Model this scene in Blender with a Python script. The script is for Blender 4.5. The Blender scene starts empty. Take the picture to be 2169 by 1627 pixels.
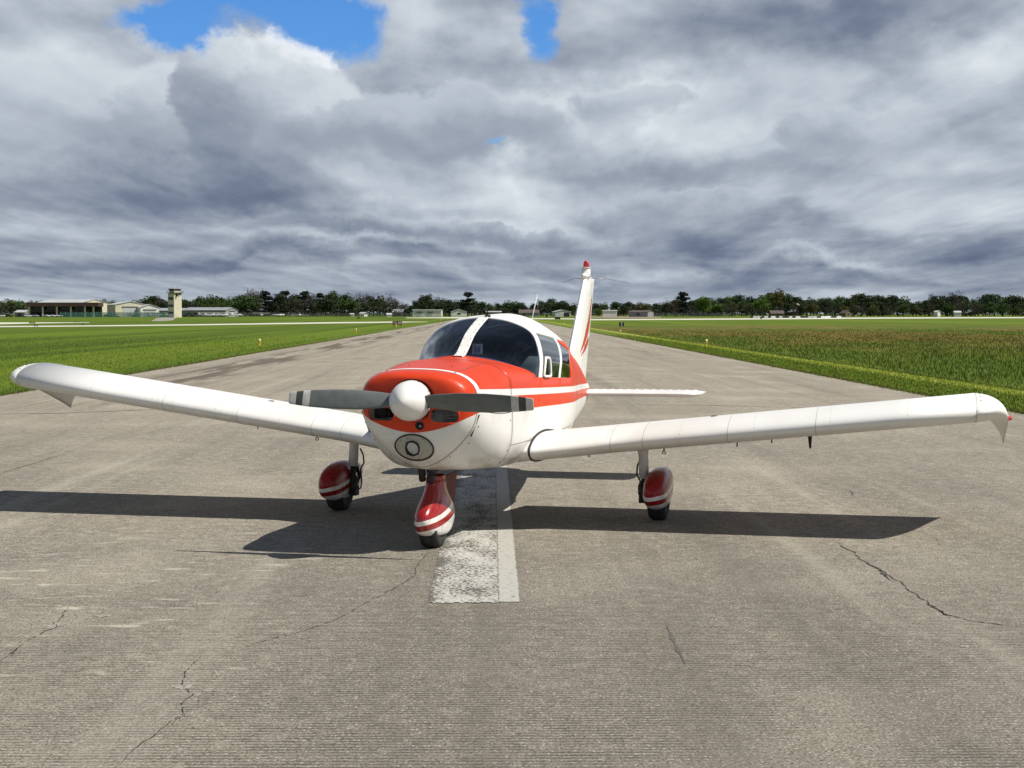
import bpy, bmesh, math, random
import numpy as np
from mathutils import Vector, Matrix
from mathutils.bvhtree import BVHTree

# ---------------------------------------------------------------- camera
W0, H0, FPX = 2169.0, 1627.0, 3371.7
CAM_H, HOR, VPX = 1.866, 664.3, 1043.0
PITCH = math.atan((H0/2-HOR)/FPX)
YAW = math.atan((W0/2-VPX)/FPX)
scene = bpy.context.scene
COL = scene.collection
cam_d = bpy.data.cameras.new('camera')
cam_d.sensor_fit = 'HORIZONTAL'
cam_d.angle = 2*math.atan(W0/2/FPX)
cam_d.clip_start = 0.1
cam_d.clip_end = 20000
cam = bpy.data.objects.new('camera', cam_d)
cam.location = (0, 0, CAM_H)
cam.rotation_euler = (math.pi/2-PITCH, 0, -YAW)
COL.objects.link(cam)
scene.camera = cam

# ---------------------------------------------------------------- node maths helper
class E:
    nt = None
    def __init__(s, v): s.v = v
    @staticmethod
    def m(op, *a, clamp=False):
        n = E.nt.nodes.new('ShaderNodeMath'); n.operation = op; n.use_clamp = clamp
        for i, x in enumerate(a):
            x = x.v if isinstance(x, E) else x
            if isinstance(x, (int, float)): n.inputs[i].default_value = x
            else: E.nt.links.new(x, n.inputs[i])
        return E(n.outputs[0])
    def __add__(s, o): return E.m('ADD', s, o)
    __radd__ = __add__
    def __sub__(s, o): return E.m('SUBTRACT', s, o)
    def __rsub__(s, o): return E.m('SUBTRACT', o, s)
    def __mul__(s, o): return E.m('MULTIPLY', s, o)
    __rmul__ = __mul__
    def __truediv__(s, o): return E.m('DIVIDE', s, o)
    def __rtruediv__(s, o): return E.m('DIVIDE', o, s)
    def __neg__(s): return E.m('MULTIPLY', s, -1.0)
    def abs(s): return E.m('ABSOLUTE', s)
    def min(s, o): return E.m('MINIMUM', s, o)
    def max(s, o): return E.m('MAXIMUM', s, o)
    def pow(s, o): return E.m('POWER', s, o)
    def gt(s, o): return E.m('GREATER_THAN', s, o)
    def lt(s, o): return E.m('LESS_THAN', s, o)
    def clamp(s): return E.m('ADD', s, 0.0, clamp=True)
    def step(s, lo, hi):            # smoothstep
        n = E.nt.nodes.new('ShaderNodeMapRange'); n.interpolation_type = 'SMOOTHSTEP'
        E.nt.links.new(s.v, n.inputs[0]); n.inputs[1].default_value = lo; n.inputs[2].default_value = hi
        n.inputs[3].default_value = 0; n.inputs[4].default_value = 1
        return E(n.outputs[0])
def VEC(x, y, z=0.0):
    n = E.nt.nodes.new('ShaderNodeCombineXYZ')
    for i, c in enumerate((x, y, z)):
        c = c.v if isinstance(c, E) else c
        if isinstance(c, (int, float)): n.inputs[i].default_value = c
        else: E.nt.links.new(c, n.inputs[i])
    return n.outputs[0]
def NOISE(vec, scale, detail=4.0, rough=0.55, dist=0.0):
    n = E.nt.nodes.new('ShaderNodeTexNoise'); n.noise_dimensions = '3D'
    if vec is not None: E.nt.links.new(vec, n.inputs['Vector'])
    n.inputs['Scale'].default_value = scale; n.inputs['Detail'].default_value = detail
    n.inputs['Roughness'].default_value = rough; n.inputs['Distortion'].default_value = dist
    return E(n.outputs[0])
def VORO(vec, scale, feature='F1'):
    n = E.nt.nodes.new('ShaderNodeTexVoronoi'); n.feature = feature
    E.nt.links.new(vec, n.inputs['Vector']); n.inputs['Scale'].default_value = scale
    return E(n.outputs['Distance']), n.outputs['Color']
def RAMP(fac, stops):
    n = E.nt.nodes.new('ShaderNodeValToRGB')
    el = n.color_ramp.elements
    while len(el) > 1: el.remove(el[0])
    for i, (p, c) in enumerate(stops):
        q = el[0] if i == 0 else el.new(p)
        q.position = p; q.color = (*c, 1)
    E.nt.links.new(fac.v, n.inputs[0])
    return n.outputs[0]
def MIX(fac, a, b, mode='MIX'):
    n = E.nt.nodes.new('ShaderNodeMix'); n.data_type = 'RGBA'; n.blend_type = mode
    n.clamp_factor = True
    for idx, x in ((0, fac), (6, a), (7, b)):
        x = x.v if isinstance(x, E) else x
        if isinstance(x, tuple): n.inputs[idx].default_value = (*x, 1)
        elif isinstance(x, (int, float)): n.inputs[idx].default_value = x
        else: E.nt.links.new(x, n.inputs[idx])
    return n.outputs[2]

# ---------------------------------------------------------------- sun and sky
SUN_TO = Vector((0.762, -0.19, 1.0)).normalized()          # towards the sun
sun_d = bpy.data.lights.new('sun', 'SUN')
sun_d.energy = 5.0; sun_d.angle = math.radians(0.53); sun_d.color = (1.0, 0.955, 0.87)
sun = bpy.data.objects.new('sun', sun_d); COL.objects.link(sun)
sun.rotation_euler = SUN_TO.to_track_quat('Z', 'Y').to_euler()
sun.location = (30, -10, 60)

world = bpy.data.worlds.new('World'); scene.world = world; world.use_nodes = True
def build_sky():
    nt = world.node_tree; nt.nodes.clear(); E.nt = nt
    tc = nt.nodes.new('ShaderNodeTexCoord')
    sp = nt.nodes.new('ShaderNodeSeparateXYZ'); nt.links.new(tc.outputs['Generated'], sp.inputs[0])
    x, y, z = (E(o) for o in sp.outputs)
    sky = nt.nodes.new('ShaderNodeTexSky'); sky.sky_type = 'NISHITA'; sky.sun_disc = False
    sky.sun_elevation = math.asin(SUN_TO.z); sky.sun_rotation = math.atan2(SUN_TO.x, SUN_TO.y)
    sky.air_density = 1.0; sky.dust_density = 0.4; sky.ozone_density = 2.5
    a = E.m('ARCTAN2', x, y); e = E.m('ARCSINE', z).max(0.0)
    s = e + 0.047
    # flat-bottomed cloud deck seen in perspective: planar coordinates of the direction
    zz = z.max(0.0) + 0.047
    pu = x/zz; pv = y/zz
    P = VEC(pu, pv*0.20, 0.0)
    wx = NOISE(VEC(pu, pv*0.20, 7.3), 1.3, 5, 0.6) - 0.5
    wy = NOISE(VEC(pu, pv*0.20, 13.1), 1.3, 5, 0.6) - 0.5
    big = NOISE(VEC(pu + wx*0.5, pv*0.20 + wy*0.35, 0.0), 0.8, 6, 0.48)
    fine = NOISE(VEC(pu + wx*0.3, pv*0.20 + wy*0.3, 3.7), 2.4, 6, 0.5)
    big2 = NOISE(VEC(pu + wx*0.5 + 0.10, pv*0.20 + wy*0.35 - 0.10, 0.0), 0.8, 6, 0.48)
    fine2 = NOISE(VEC(pu + wx*0.3 + 0.04, pv*0.20 + wy*0.3 - 0.05, 3.7), 2.4, 6, 0.5)
    relief = (big - big2)*1.5 + (fine - fine2)*0.9
    low = NOISE(VEC(a*9.0, e*52.0, 1.0), 1.0, 4, 0.5, 0.4) - 0.5           # thin far layers
    # direction coordinates roughened, for the individual clouds of this sky
    q = VEC(a*9.0, e*11.0, 2.0)
    dx = (NOISE(q, 1.0, 8, 0.62) - 0.5)*0.10
    dy = (NOISE(VEC(a*9.0, e*11.0, 9.0), 1.0, 8, 0.62) - 0.5)*0.085
    ad = a + dx; ed = e + dy
    def blob(px, py, rx, ry, soft=None):
        ca = math.atan((px-VPX)/FPX); ce = math.atan((HOR-py)/FPX)
        u = (ad - ca)/(rx/FPX); v = (ed - ce)/(ry/FPX)
        r2 = u*u + v*v
        return E.m('EXPONENT', r2*-1.0)
    # heaped relief, lit from above: brightness follows the drop of density towards the light
    h0 = NOISE(VEC(a*7.0 + wx*0.5, e*13.0 + wy*0.5, 4.0), 1.0, 6, 0.5); h1 = NOISE(VEC(a*7.0 + wx*0.5 + 0.10, e*13.0 + wy*0.5 + 0.30, 4.0), 1.0, 4, 0.5)
    k0 = NOISE(VEC(a*34.0, e*60.0, 8.0), 1.0, 5, 0.58); k1 = NOISE(VEC(a*34.0 + 0.12, e*60.0 + 0.35, 8.0), 1.0, 3, 0.5)
    heap = (h0 - h1)*0.85 + (k0 - k1)*0.16
    near = e.step(0.035, 0.10)
    val = 0.565 + (big - 0.5)*0.62 + (fine - 0.5)*0.18 + relief*0.35 + heap*(near*0.75 + 0.25)
    val = val + low*0.85*(1.0 - e.step(0.02, 0.11))
    for px, py, rx, ry, amp in SKY_BLOBS:
        val = val + blob(px, py, rx, ry)*amp
    # heaped clouds: crisp rounded tops that fade into their own grey undersides
    for px, py, rx, ry, top, base in SKY_PUFFS:
        ca = math.atan((px-VPX)/FPX); ce = math.atan((HOR-py)/FPX)
        u = (ad - ca)/(rx/FPX); v = (ed - ce)/(ry/FPX)
        vu = v.max(0.0); vd = v.min(0.0)*0.8
        r = u*u + vu*vu + vd*vd
        w = (1.0 - r.step(0.60, 1.08))*v.step(-1.25, 0.1)
        tone = base + (top - base)*(v*0.8 + u*0.25 + (fine - 0.5)*1.2 + relief*0.8 + heap*1.6).step(-0.7, 0.9)
        val = val*(1.0 - w) + tone*w
    # deck overhead, out of view, made darker to cut fill light and deepen shadows
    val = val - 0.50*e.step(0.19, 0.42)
    # darker blue-grey towards the far deck, paler strip just over the horizon
    val = val - 0.17*(1.0 - e.step(0.02, 0.075)) + 0.16*(1.0 - e.step(0.004, 0.018))
    col = RAMP(val.clamp(), [(0.0, (0.085, 0.118, 0.190)), (0.22, (0.170, 0.210, 0.290)), (0.42, (0.310, 0.355, 0.425)),
                             (0.62, (0.475, 0.530, 0.595)), (0.80, (0.63, 0.685, 0.735)), (1.0, (0.84, 0.87, 0.895))])
    # gaps of blue sky
    gap = None
    for px, py, rx, ry, amp in SKY_GAPS:
        b = blob(px, py, rx, ry)*amp
        gap = b if gap is None else gap + b
    gap = gap + ((fine - 0.5)*1.0 + (h0 - 0.5)*0.8)*gap.step(0.1, 0.6) + (e.step(0.32, 0.6)*(big - 0.52)*1.6).max(0.0)
    hole = gap.step(0.42, 0.92)
    blue = MIX(1.0, sky.outputs[0], (0.42, 0.80, 1.30), 'MULTIPLY')
    skyc = MIX(1.0, blue, (SKY_K, SKY_K, SKY_K), 'MULTIPLY')
    out = MIX(hole, col, skyc)
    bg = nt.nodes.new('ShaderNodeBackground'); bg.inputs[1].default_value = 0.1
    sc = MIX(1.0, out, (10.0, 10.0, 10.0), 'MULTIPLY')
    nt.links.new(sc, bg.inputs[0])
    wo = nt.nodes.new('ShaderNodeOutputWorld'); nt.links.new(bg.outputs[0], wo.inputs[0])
SKY_K = 0.1
SKY_BLOBS = [(1062, 330, 34, 26, 0.26), (1085, 365, 26, 40, 0.12),  # photo-sky clouds: direction (as seen from the runway), angular size, brightness
    (250, 60, 150, 50, -0.09), (60, 150, 120, 80, 0.12),
    (900, 40, 100, 70, 0.20), (830, 180, 160, 60, -0.22), (1060, 150, 120, 60, -0.11), (1000, 240, 260, 40, 0.22), (1320, 220, 150, 50, 0.28), (1230, 120, 140, 70, -0.22),
    (1330, 40, 90, 60, 0.10), (1620, 50, 280, 90, -0.29), (1950, 50, 260, 80, -0.18), (2090, 150, 120, 90, 0.22), (1860, 285, 110, 60, 0.20), (1500, 300, 220, 45, 0.12),
    (620, 330, 240, 40, -0.09), (300, 385, 380, 50, -0.19), (560, 425, 240, 30, -0.16), (300, 470, 400, 22, -0.10), (1080, 400, 90, 40, 0.12),
    (1350, 370, 220, 30, -0.10), (1500, 440, 200, 30, 0.12), (1900, 370, 180, 30, -0.07), (1950, 500, 280, 26, -0.13), (1000, 470, 320, 24, 0.20), (450, 480, 260, 14, 0.10),
    (700, 520, 250, 14, 0.16), (200, 490, 260, 22, -0.12), (1750, 565, 160, 16, 0.20), (1450, 535, 140, 26, -0.11), (1100, 540, 240, 18, -0.07), (500, 565, 600, 18, -0.16), (1600, 590, 500, 12, -0.11), (150, 540, 260, 20, -0.12), (1250, 585, 400, 10, 0.14), (900, 540, 200, 16, -0.10), (1700, 480, 140, 24, -0.12),
]
SKY_PUFFS = [(100, 250, 300, 130, 0.74, 0.45), (330, 240, 110, 110, 0.80, 0.40), (440, 240, 100, 110, 0.60, 0.22),
             (510, 185, 95, 100, 0.86, 0.40), (600, 185, 85, 90, 1.05, 0.50), (650, 240, 170, 90, 0.78, 0.42), (900, 270, 330, 70, 0.62, 0.36), (1330, 230, 130, 50, 0.68, 0.45),
             (940, 485, 260, 32, 0.62, 0.30), (1420, 455, 200, 40, 0.62, 0.36), (1800, 300, 190, 60, 0.66, 0.40)]
SKY_GAPS = [(410, 100, 80, 55, 0.7), (560, 25, 215, 90, 1.0), (700, 60, 110, 100, 0.75), (310, 70, 130, 45, 0.6), (1140, 30, 60, 105, 0.95), (1035, 312, 48, 16, 0.75), (955, 385, 16, 22, 0.5)]
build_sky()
world.cycles.sampling_method = 'MANUAL'
world.cycles.sample_map_resolution = 1024
scene.view_settings.view_transform = 'Standard'
scene.view_settings.look = 'None'
scene.view_settings.exposure = 0.08
scene.view_settings.gamma = 1.0
scene.view_settings.use_curve_mapping = False

# ---------------------------------------------------------------- object helpers
def tag(o, label=None, cat=None, group=None, kind=None):
    if label: o['label'] = label
    if cat: o['category'] = cat
    if group: o['group'] = group
    if kind: o['kind'] = kind
    return o
def empty(name, loc=(0, 0, 0), rot=(0, 0, 0)):
    o = bpy.data.objects.new(name, None); o.location = loc; o.rotation_euler = rot
    o.empty_display_size = 0.2; COL.objects.link(o); return o
def link(name, me, parent=None):
    o = bpy.data.objects.new(name, me); COL.objects.link(o)
    if parent is not None: o.parent = parent
    return o
def copy_tree(o, parent=None):
    c = o.copy(); COL.objects.link(c)
    if parent is not None: c.parent = parent
    for ch in [k for k in bpy.data.objects if k.parent == o]: copy_tree(ch, c)
    return c
class MB:
    """collects shapes into one mesh"""
    def __init__(s): s.v = []; s.f = []; s.mi = []; s.sm = []
    def add(s, vs, fs, mi=0, smooth=False):
        b = len(s.v); s.v += [tuple(v) for v in vs]
        for f in fs: s.f.append(tuple(b+i for i in f)); s.mi.append(mi); s.sm.append(smooth)
    def box(s, c, d, rz=0.0, mi=0, M=None):
        x, y, z = d[0]/2, d[1]/2, d[2]/2; cs, sn = math.cos(rz), math.sin(rz)
        vs = []
        for k in (-z, z):
            for (i, j) in ((-x, -y), (x, -y), (x, y), (-x, y)):
                p = Vector((c[0]+i*cs-j*sn, c[1]+i*sn+j*cs, c[2]+k))
                vs.append(M @ p if M else p)
        s.add(vs, [(3, 2, 1, 0), (4, 5, 6, 7), (0, 1, 5, 4), (1, 2, 6, 5), (2, 3, 7, 6), (3, 0, 4, 7)], mi)
    def grid(s, P, mi=0, smooth=True, flip=False, close=False):
        P = [[tuple(p) for p in r] for r in P]; n = len(P[0]); fs = []
        for i in range(len(P)-1):
            for j in range(n if close else n-1):
                k = (j+1) % n
                q = (i*n+j, i*n+k, (i+1)*n+k, (i+1)*n+j)
                fs.append(q[::-1] if flip else q)
        s.add([p for r in P for p in r], fs, mi, smooth)
    def tube(s, pts, r, n=10, mi=0, caps=True, smooth=True):
        pts = [Vector(p) for p in pts]; rs = r if isinstance(r, (list, tuple)) else [r]*len(pts)
        rings = []; up = None
        for i, p in enumerate(pts):
            t = (pts[min(i+1, len(pts)-1)] - pts[max(i-1, 0)]).normalized()
            if up is None:
                up = Vector((0, 0, 1)) if abs(t.z) < 0.9 else Vector((0, 1, 0))
            a = t.cross(up).normalized(); b = a.cross(t).normalized(); up = b
            rings.append([p + a*math.cos(2*math.pi*k/n)*rs[i] + b*math.sin(2*math.pi*k/n)*rs[i] for k in range(n)])
        s.grid(rings, mi, smooth, close=True)
        if caps:
            b0 = len(s.v)-len(pts)*n
            s.f.append(tuple(b0+k for k in range(n))); s.mi.append(mi); s.sm.append(False)
            s.f.append(tuple(b0+(len(pts)-1)*n+k for k in reversed(range(n)))); s.mi.append(mi); s.sm.append(False)
    def ell(s, c, r, nu=10, nv=14, mi=0):
        P = [[(c[0]+r[0]*math.sin(math.pi*i/nu)*math.cos(2*math.pi*j/nv), c[1]+r[1]*math.sin(math.pi*i/nu)*math.sin(2*math.pi*j/nv),
               c[2]+r[2]*math.cos(math.pi*i/nu)) for j in range(nv)] for i in range(nu+1)]
        s.grid(P, mi, True, close=True, flip=True)
    def mesh(s, name, mats):
        me = bpy.data.meshes.new(name); me.from_pydata(s.v, [], s.f)
        for m in (mats if isinstance(mats, (list, tuple)) else [mats]): me.materials.append(m)
        me.polygons.foreach_set('material_index', s.mi); me.polygons.foreach_set('use_smooth', s.sm)
        me.update(); return me
    def build(s, name, mats, parent=None, fix=True):
        me = s.mesh(name, mats)
        if fix:
            bm = bmesh.new(); bm.from_mesh(me); bmesh.ops.remove_doubles(bm, verts=bm.verts, dist=1e-5)
            bmesh.ops.recalc_face_normals(bm, faces=bm.faces); bm.to_mesh(me); bm.free()
        return link(name, me, parent)
def bake(o):
    """apply the modifiers of o"""
    bpy.context.view_layer.update(); dg = bpy.context.evaluated_depsgraph_get()
    me = bpy.data.meshes.new_from_object(o.evaluated_get(dg)); o.modifiers.clear(); o.data = me
    return o
def ground_at(px, py, z=0.0):
    """the ground point that the photograph shows at pixel px, py"""
    d = (z-CAM_H)
    cx, cy = (px-W0/2)/FPX, (H0/2-py)/FPX
    f = Vector((math.sin(YAW)*math.cos(PITCH), math.cos(YAW)*math.cos(PITCH), -math.sin(PITCH)))
    r = Vector((math.cos(YAW), -math.sin(YAW), 0)); u = r.cross(f)
    D = f + r*cx + u*cy
    k = d/D.z
    return Vector((D.x*k, D.y*k, z))
def at_depth(px, Y):
    """ground point in column px at distance Y"""
    g = ground_at(px, 700); return Vector((g.x/g.y*Y, Y, 0))

# ---------------------------------------------------------------- materials
MATS = {}
def mat(name, col=(0.5, 0.5, 0.5), rough=0.5, metal=0.0, coat=0.0, spec=0.5, build=None):
    m = bpy.data.materials.new(name); m.use_nodes = True
    nt = m.node_tree; E.nt = nt
    p = nt.nodes['Principled BSDF']
    p.inputs['Base Color'].default_value = (*col, 1); p.inputs['Roughness'].default_value = rough
    p.inputs['Metallic'].default_value = metal; p.inputs['Coat Weight'].default_value = coat
    p.inputs['Coat Roughness'].default_value = 0.08
    p.inputs['Specular IOR Level'].default_value = spec
    if build: build(nt, p)
    MATS[name] = m; return m
def obj_xyz(nt):
    tc = nt.nodes.new('ShaderNodeTexCoord'); sp = nt.nodes.new('ShaderNodeSeparateXYZ')
    nt.links.new(tc.outputs['Object'], sp.inputs[0])
    return tc.outputs['Object'], [E(o) for o in sp.outputs]
def setcol(nt, p, c): nt.links.new(c, p.inputs['Base Color'])
def bump(nt, p, h, strength=0.3, dist=0.01):
    b = nt.nodes.new('ShaderNodeBump'); b.inputs['Strength'].default_value = strength; b.inputs['Distance'].default_value = dist
    nt.links.new(h.v, b.inputs['Height']); nt.links.new(b.outputs[0], p.inputs['Normal'])
def mottled(name, c1, c2, scale=3.0, rough=0.6, metal=0.0, coat=0.0, det=5, lo=0.35, hi=0.65, bmp=0.0):
    def f(nt, p):
        v, _ = obj_xyz(nt); n = NOISE(v, scale, det, 0.6)
        setcol(nt, p, MIX(n.step(lo, hi), c1, c2))
        r = NOISE(v, scale*2.3, 3) * 0.25 + (rough - 0.12)
        nt.links.new(r.clamp().v, p.inputs['Roughness'])
        if bmp: bump(nt, p, n, bmp, 0.01)
    return mat(name, c1, rough, metal, coat, build=f)

WHITE = (0.82, 0.81, 0.78); RED = (0.66, 0.052, 0.012)
def dirt_white(nt, v, amt=0.35, base=WHITE):
    n = NOISE(v, 2.5, 7, 0.62); st = NOISE(v, 14.0, 5, 0.6)
    c = MIX((n.step(0.52, 0.75))*amt, base, (0.55, 0.50, 0.42))
    return MIX(st.step(0.62, 0.78)*(amt*0.6), c, (0.48, 0.44, 0.37))
def f_white(nt, p):
    v, _ = obj_xyz(nt); setcol(nt, p, dirt_white(nt, v, 0.30))
    bump(nt, p, NOISE(v, 3.0, 2), 0.05, 0.01)
M_WHITE = mat('white_paint', WHITE, 0.38, 0, 0.15, 0.4, build=f_white)
def f_wing(nt, p):
    v, (x, y, z) = obj_xyz(nt)
    c = dirt_white(nt, v, 0.15)
    streak = NOISE(VEC(x*9.0, y*0.8, z), 1.0, 4, 0.6)                    # oil and rain streaks along the chord
    c = MIX(streak.step(0.56, 0.8)*0.28, c, (0.58, 0.52, 0.42))
    le = 1.0 - E.m('ABSOLUTE', y - 2.14).step(0.03, 0.16)                # worn, bug-specked leading edge
    sp = NOISE(v, 60.0, 3, 0.7)
    c = MIX(le*sp.step(0.62, 0.72)*0.35, c, (0.40, 0.37, 0.31))
    rt = (1.0 - x.abs().step(1.0, 2.6))*NOISE(v, 1.7, 5, 0.6).step(0.40, 0.62)*0.35   # yellowed walkway end near the root
    c = MIX(rt, c, (0.62, 0.53, 0.38))
    row = (1.0 - ((x.abs()*1.6 + 0.1) - E.m('ROUND', x.abs()*1.6 + 0.1)).abs().step(0.006, 0.010))        # rivet rows over the ribs
    dot = E.m('SINE', y*2*math.pi/0.038).step(0.35, 0.7)
    c = MIX(row*dot*0.45, c, (0.36, 0.34, 0.30)); setcol(nt, p, c)
    bump(nt, p, NOISE(VEC(x*2.2, y*2.2, z), 1.0, 2)*1.0, 0.06, 0.02)
M_WING = mat('wing_paint', WHITE, 0.46, 0, 0.06, 0.35, build=f_wing)

# livery of the fuselage, laid out in the aircraft's own coordinates (x port, y aft, z up)
def f_body(nt, p):
    v, (x, y, z) = obj_xyz(nt)
    ax = x.abs()
    aft = (y - 0.55).max(0.0)
    zl = 1.262 - aft*0.0358                                              # white cheat line
    lower = 1.112 - aft*0.029                                            # red to white edge below it
    onbowl = (1.0 - y.step(0.46, 0.60))
    vee = 0.955 + (ax*ax*1.0 + ax*0.06)*0.62
    vee = vee.min(1.118)
    low = lower*(1.0 - onbowl) + vee*onbowl
    red = (z - low).step(-0.0025, 0.0025)
    roof = 1.632 - (y - 3.5)*0.056
    isroof = (z - roof).step(-0.003, 0.003)*y.gt(2.0)
    sill = 1.321 - (y - 2.26)*0.043
    isroof = isroof.max((z - sill).step(-0.002, 0.002)*y.gt(2.24)*y.lt(3.47))
    line = (1.0 - (z - zl).abs().step(0.025, 0.030))*y.gt(0.56)
    seam = (1.0 - (y - 0.535).abs().step(0.028, 0.033))*z.gt(1.236)
    white2 = (line + seam).clamp()
    r = red*(1.0 - isroof)*(1.0 - white2)
    w = dirt_white(nt, v, 0.42)
    drip = NOISE(VEC(x*2.0, y*16.0, z*1.5), 1.0, 5, 0.6)
    w = MIX(drip.step(0.60, 0.80)*0.35*(1.0 - z.step(0.95, 1.2)), w, (0.45, 0.40, 0.31))
    # grime: engine soot low on the cowl, bug specks on the chin
    soot = NOISE(VEC(x*6.0, y*2.2, z*6.0), 1.0, 6, 0.65)
    sootm = (1.0 - z.step(0.60, 0.88))*soot.step(0.38, 0.64)*0.75
    w = MIX(sootm, w, (0.33, 0.28, 0.21))
    bugs = NOISE(v, 95.0, 2, 0.6).step(0.66, 0.72)*(1.0 - y.step(0.5, 0.75))
    w = MIX(bugs*0.7, w, (0.12, 0.11, 0.09))
    fade = NOISE(v, 3.2, 5, 0.6)
    rr = MIX(fade.step(0.38, 0.7), RED, (0.70, 0.062, 0.020))
    rr = MIX(NOISE(v, 45.0, 3, 0.7).step(0.68, 0.74)*0.5, rr, (0.7, 0.35, 0.26))
    setcol(nt, p, MIX(r, w, rr))
    nt.links.new((fade*0.2 + 0.27).v, p.inputs['Roughness'])
    bump(nt, p, NOISE(v, 2.6, 2), 0.07, 0.02)
M_BODY = mat('livery_paint', WHITE, 0.3, 0, 0.05, 0.25, build=f_body)

LINES = (0.236, 0.168)
def f_pant(nt, p):
    v, (x, y, z) = obj_xyz(nt)
    # stripes rise towards the tail of each fairing; per-object coordinates start at its nose on the ground
    wob = (y*0.16 + E.m('SINE', x*22.0)*0.010)
    zl = z - wob
    band = (1.0 - (zl - LINES[0]).abs().step(0.018, 0.021))
    lowr = 1.0 - zl.step(LINES[1]-0.002, LINES[1]+0.002)
    wm = (band + lowr).clamp()
    n = NOISE(v, 8.0, 6, 0.6)
    rr = MIX(n.step(0.4, 0.7), (0.30, 0.010, 0.011), (0.36, 0.020, 0.016))
    rr = MIX(NOISE(v, 70.0, 3, 0.7).step(0.70, 0.76)*0.6, rr, (0.05, 0.02, 0.02))
    w = MIX(NOISE(v, 12.0, 6, 0.65).step(0.5, 0.72)*0.55, WHITE, (0.34, 0.29, 0.22))
    setcol(nt, p, MIX(wm, rr, w))
    nt.links.new((n*0.25 + 0.15).v, p.inputs['Roughness'])
M_PANT = mat('fairing_paint', RED, 0.3, 0, 0.15, 0.35, build=f_pant)
LINES = (0.216, 0.144)
M_NOSEPANT = mat('nose_fairing_paint', RED, 0.25, 0, 0.5, build=f_pant)
M_GREY = mottled('blade_grey_paint', (0.115, 0.13, 0.125), (0.15, 0.165, 0.16), 9.0, 0.42)
M_BLADELIGHT = mottled('blade_tip_white', (0.62, 0.61, 0.57), (0.5, 0.49, 0.45), 20.0, 0.45)
M_BLADEDARK = mottled('blade_tip_band', (0.05, 0.055, 0.055), (0.07, 0.075, 0.075), 20.0, 0.5)
M_BLACK = mottled('black_rubber', (0.018, 0.018, 0.018), (0.03, 0.028, 0.026), 25.0, 0.75)
def f_tyre(nt, p):
    v, (x, y, z) = obj_xyz(nt)
    n = NOISE(v, 30.0, 5, 0.6)
    setcol(nt, p, MIX(n.step(0.42, 0.72)*0.8, (0.016, 0.016, 0.016), (0.055, 0.05, 0.042)))
M_TYRE = mat('tyre_rubber', (0.02, 0.02, 0.02), 0.8, build=f_tyre)
M_SEAM = mat('panel_gap', (0.09, 0.08, 0.07), 0.8)
M_WSEAM = mat('wing_panel_gap', (0.46, 0.445, 0.41), 0.6)
M_STEEL = mottled('worn_steel', (0.35, 0.35, 0.35), (0.2, 0.19, 0.18), 20.0, 0.4, 0.9)
M_DARKSTEEL = mottled('dark_steel', (0.022, 0.021, 0.020), (0.045, 0.042, 0.037), 25.0, 0.6, 0.2)
M_CHROME = mat('lamp_reflector', (0.95, 0.95, 0.93), 0.42, 0.6)
M_PLENUM = mottled('engine_baffle_grey', (0.58, 0.59, 0.58), (0.40, 0.40, 0.39), 14.0, 0.6)
M_DARK = mat('engine_bay_dark', (0.012, 0.012, 0.012), 0.9)
M_INT = mottled('cabin_trim', (0.11, 0.12, 0.16), (0.15, 0.16, 0.20), 6.0, 0.8)
M_SEAT = mottled('seat_cloth', (0.20, 0.195, 0.19), (0.27, 0.26, 0.24), 8.0, 0.85)
M_REDLENS = mat('red_lens', (0.55, 0.012, 0.02), 0.15, 0, 0.8)
M_PLATERED = mottled('dull_brown_red_paint', (0.10, 0.022, 0.018), (0.15, 0.04, 0.03), 12.0, 0.6)
M_FINRED = mottled('fin_red_paint', RED, (0.64, 0.065, 0.03), 6.0, 0.35, 0, 0.3)
M_PAPER = mottled('paper_card', (0.7, 0.66, 0.52), (0.45, 0.36, 0.22), 40.0, 0.8)
def glass(name, tint, refl=1.0, rough=0.02):
    m = bpy.data.materials.new(name); m.use_nodes = True; nt = m.node_tree; nt.nodes.clear(); E.nt = nt
    out = nt.nodes.new('ShaderNodeOutputMaterial'); mx = nt.nodes.new('ShaderNodeMixShader')
    tr = nt.nodes.new('ShaderNodeBsdfTransparent'); gl = nt.nodes.new('ShaderNodeBsdfGlossy')
    lw = nt.nodes.new('ShaderNodeFresnel'); lw.inputs[0].default_value = 1.5
    v, _ = obj_xyz(nt)
    sm = NOISE(v, 5.0, 6, 0.6).step(0.35, 0.8)
    tr.inputs[0].default_value = (*tint, 1); gl.inputs[0].default_value = (refl, refl, refl, 1)
    nt.links.new((sm*0.06 + rough).v, gl.inputs['Roughness'])
    nt.links.new((E(lw.outputs[0])*1.25).clamp().v, mx.inputs[0]); nt.links.new(tr.outputs[0], mx.inputs[1]); nt.links.new(gl.outputs[0], mx.inputs[2])
    nt.links.new(mx.outputs[0], out.inputs[0]); MATS[name] = m; return m
M_WSGLASS = glass('tinted_windshield', (0.54, 0.60, 0.80))
M_SIDEGLASS = glass('tinted_side_glass', (0.52, 0.68, 0.63))
M_LENS = glass('clear_lens', (0.95, 0.95, 0.95), 0.35)

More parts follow.
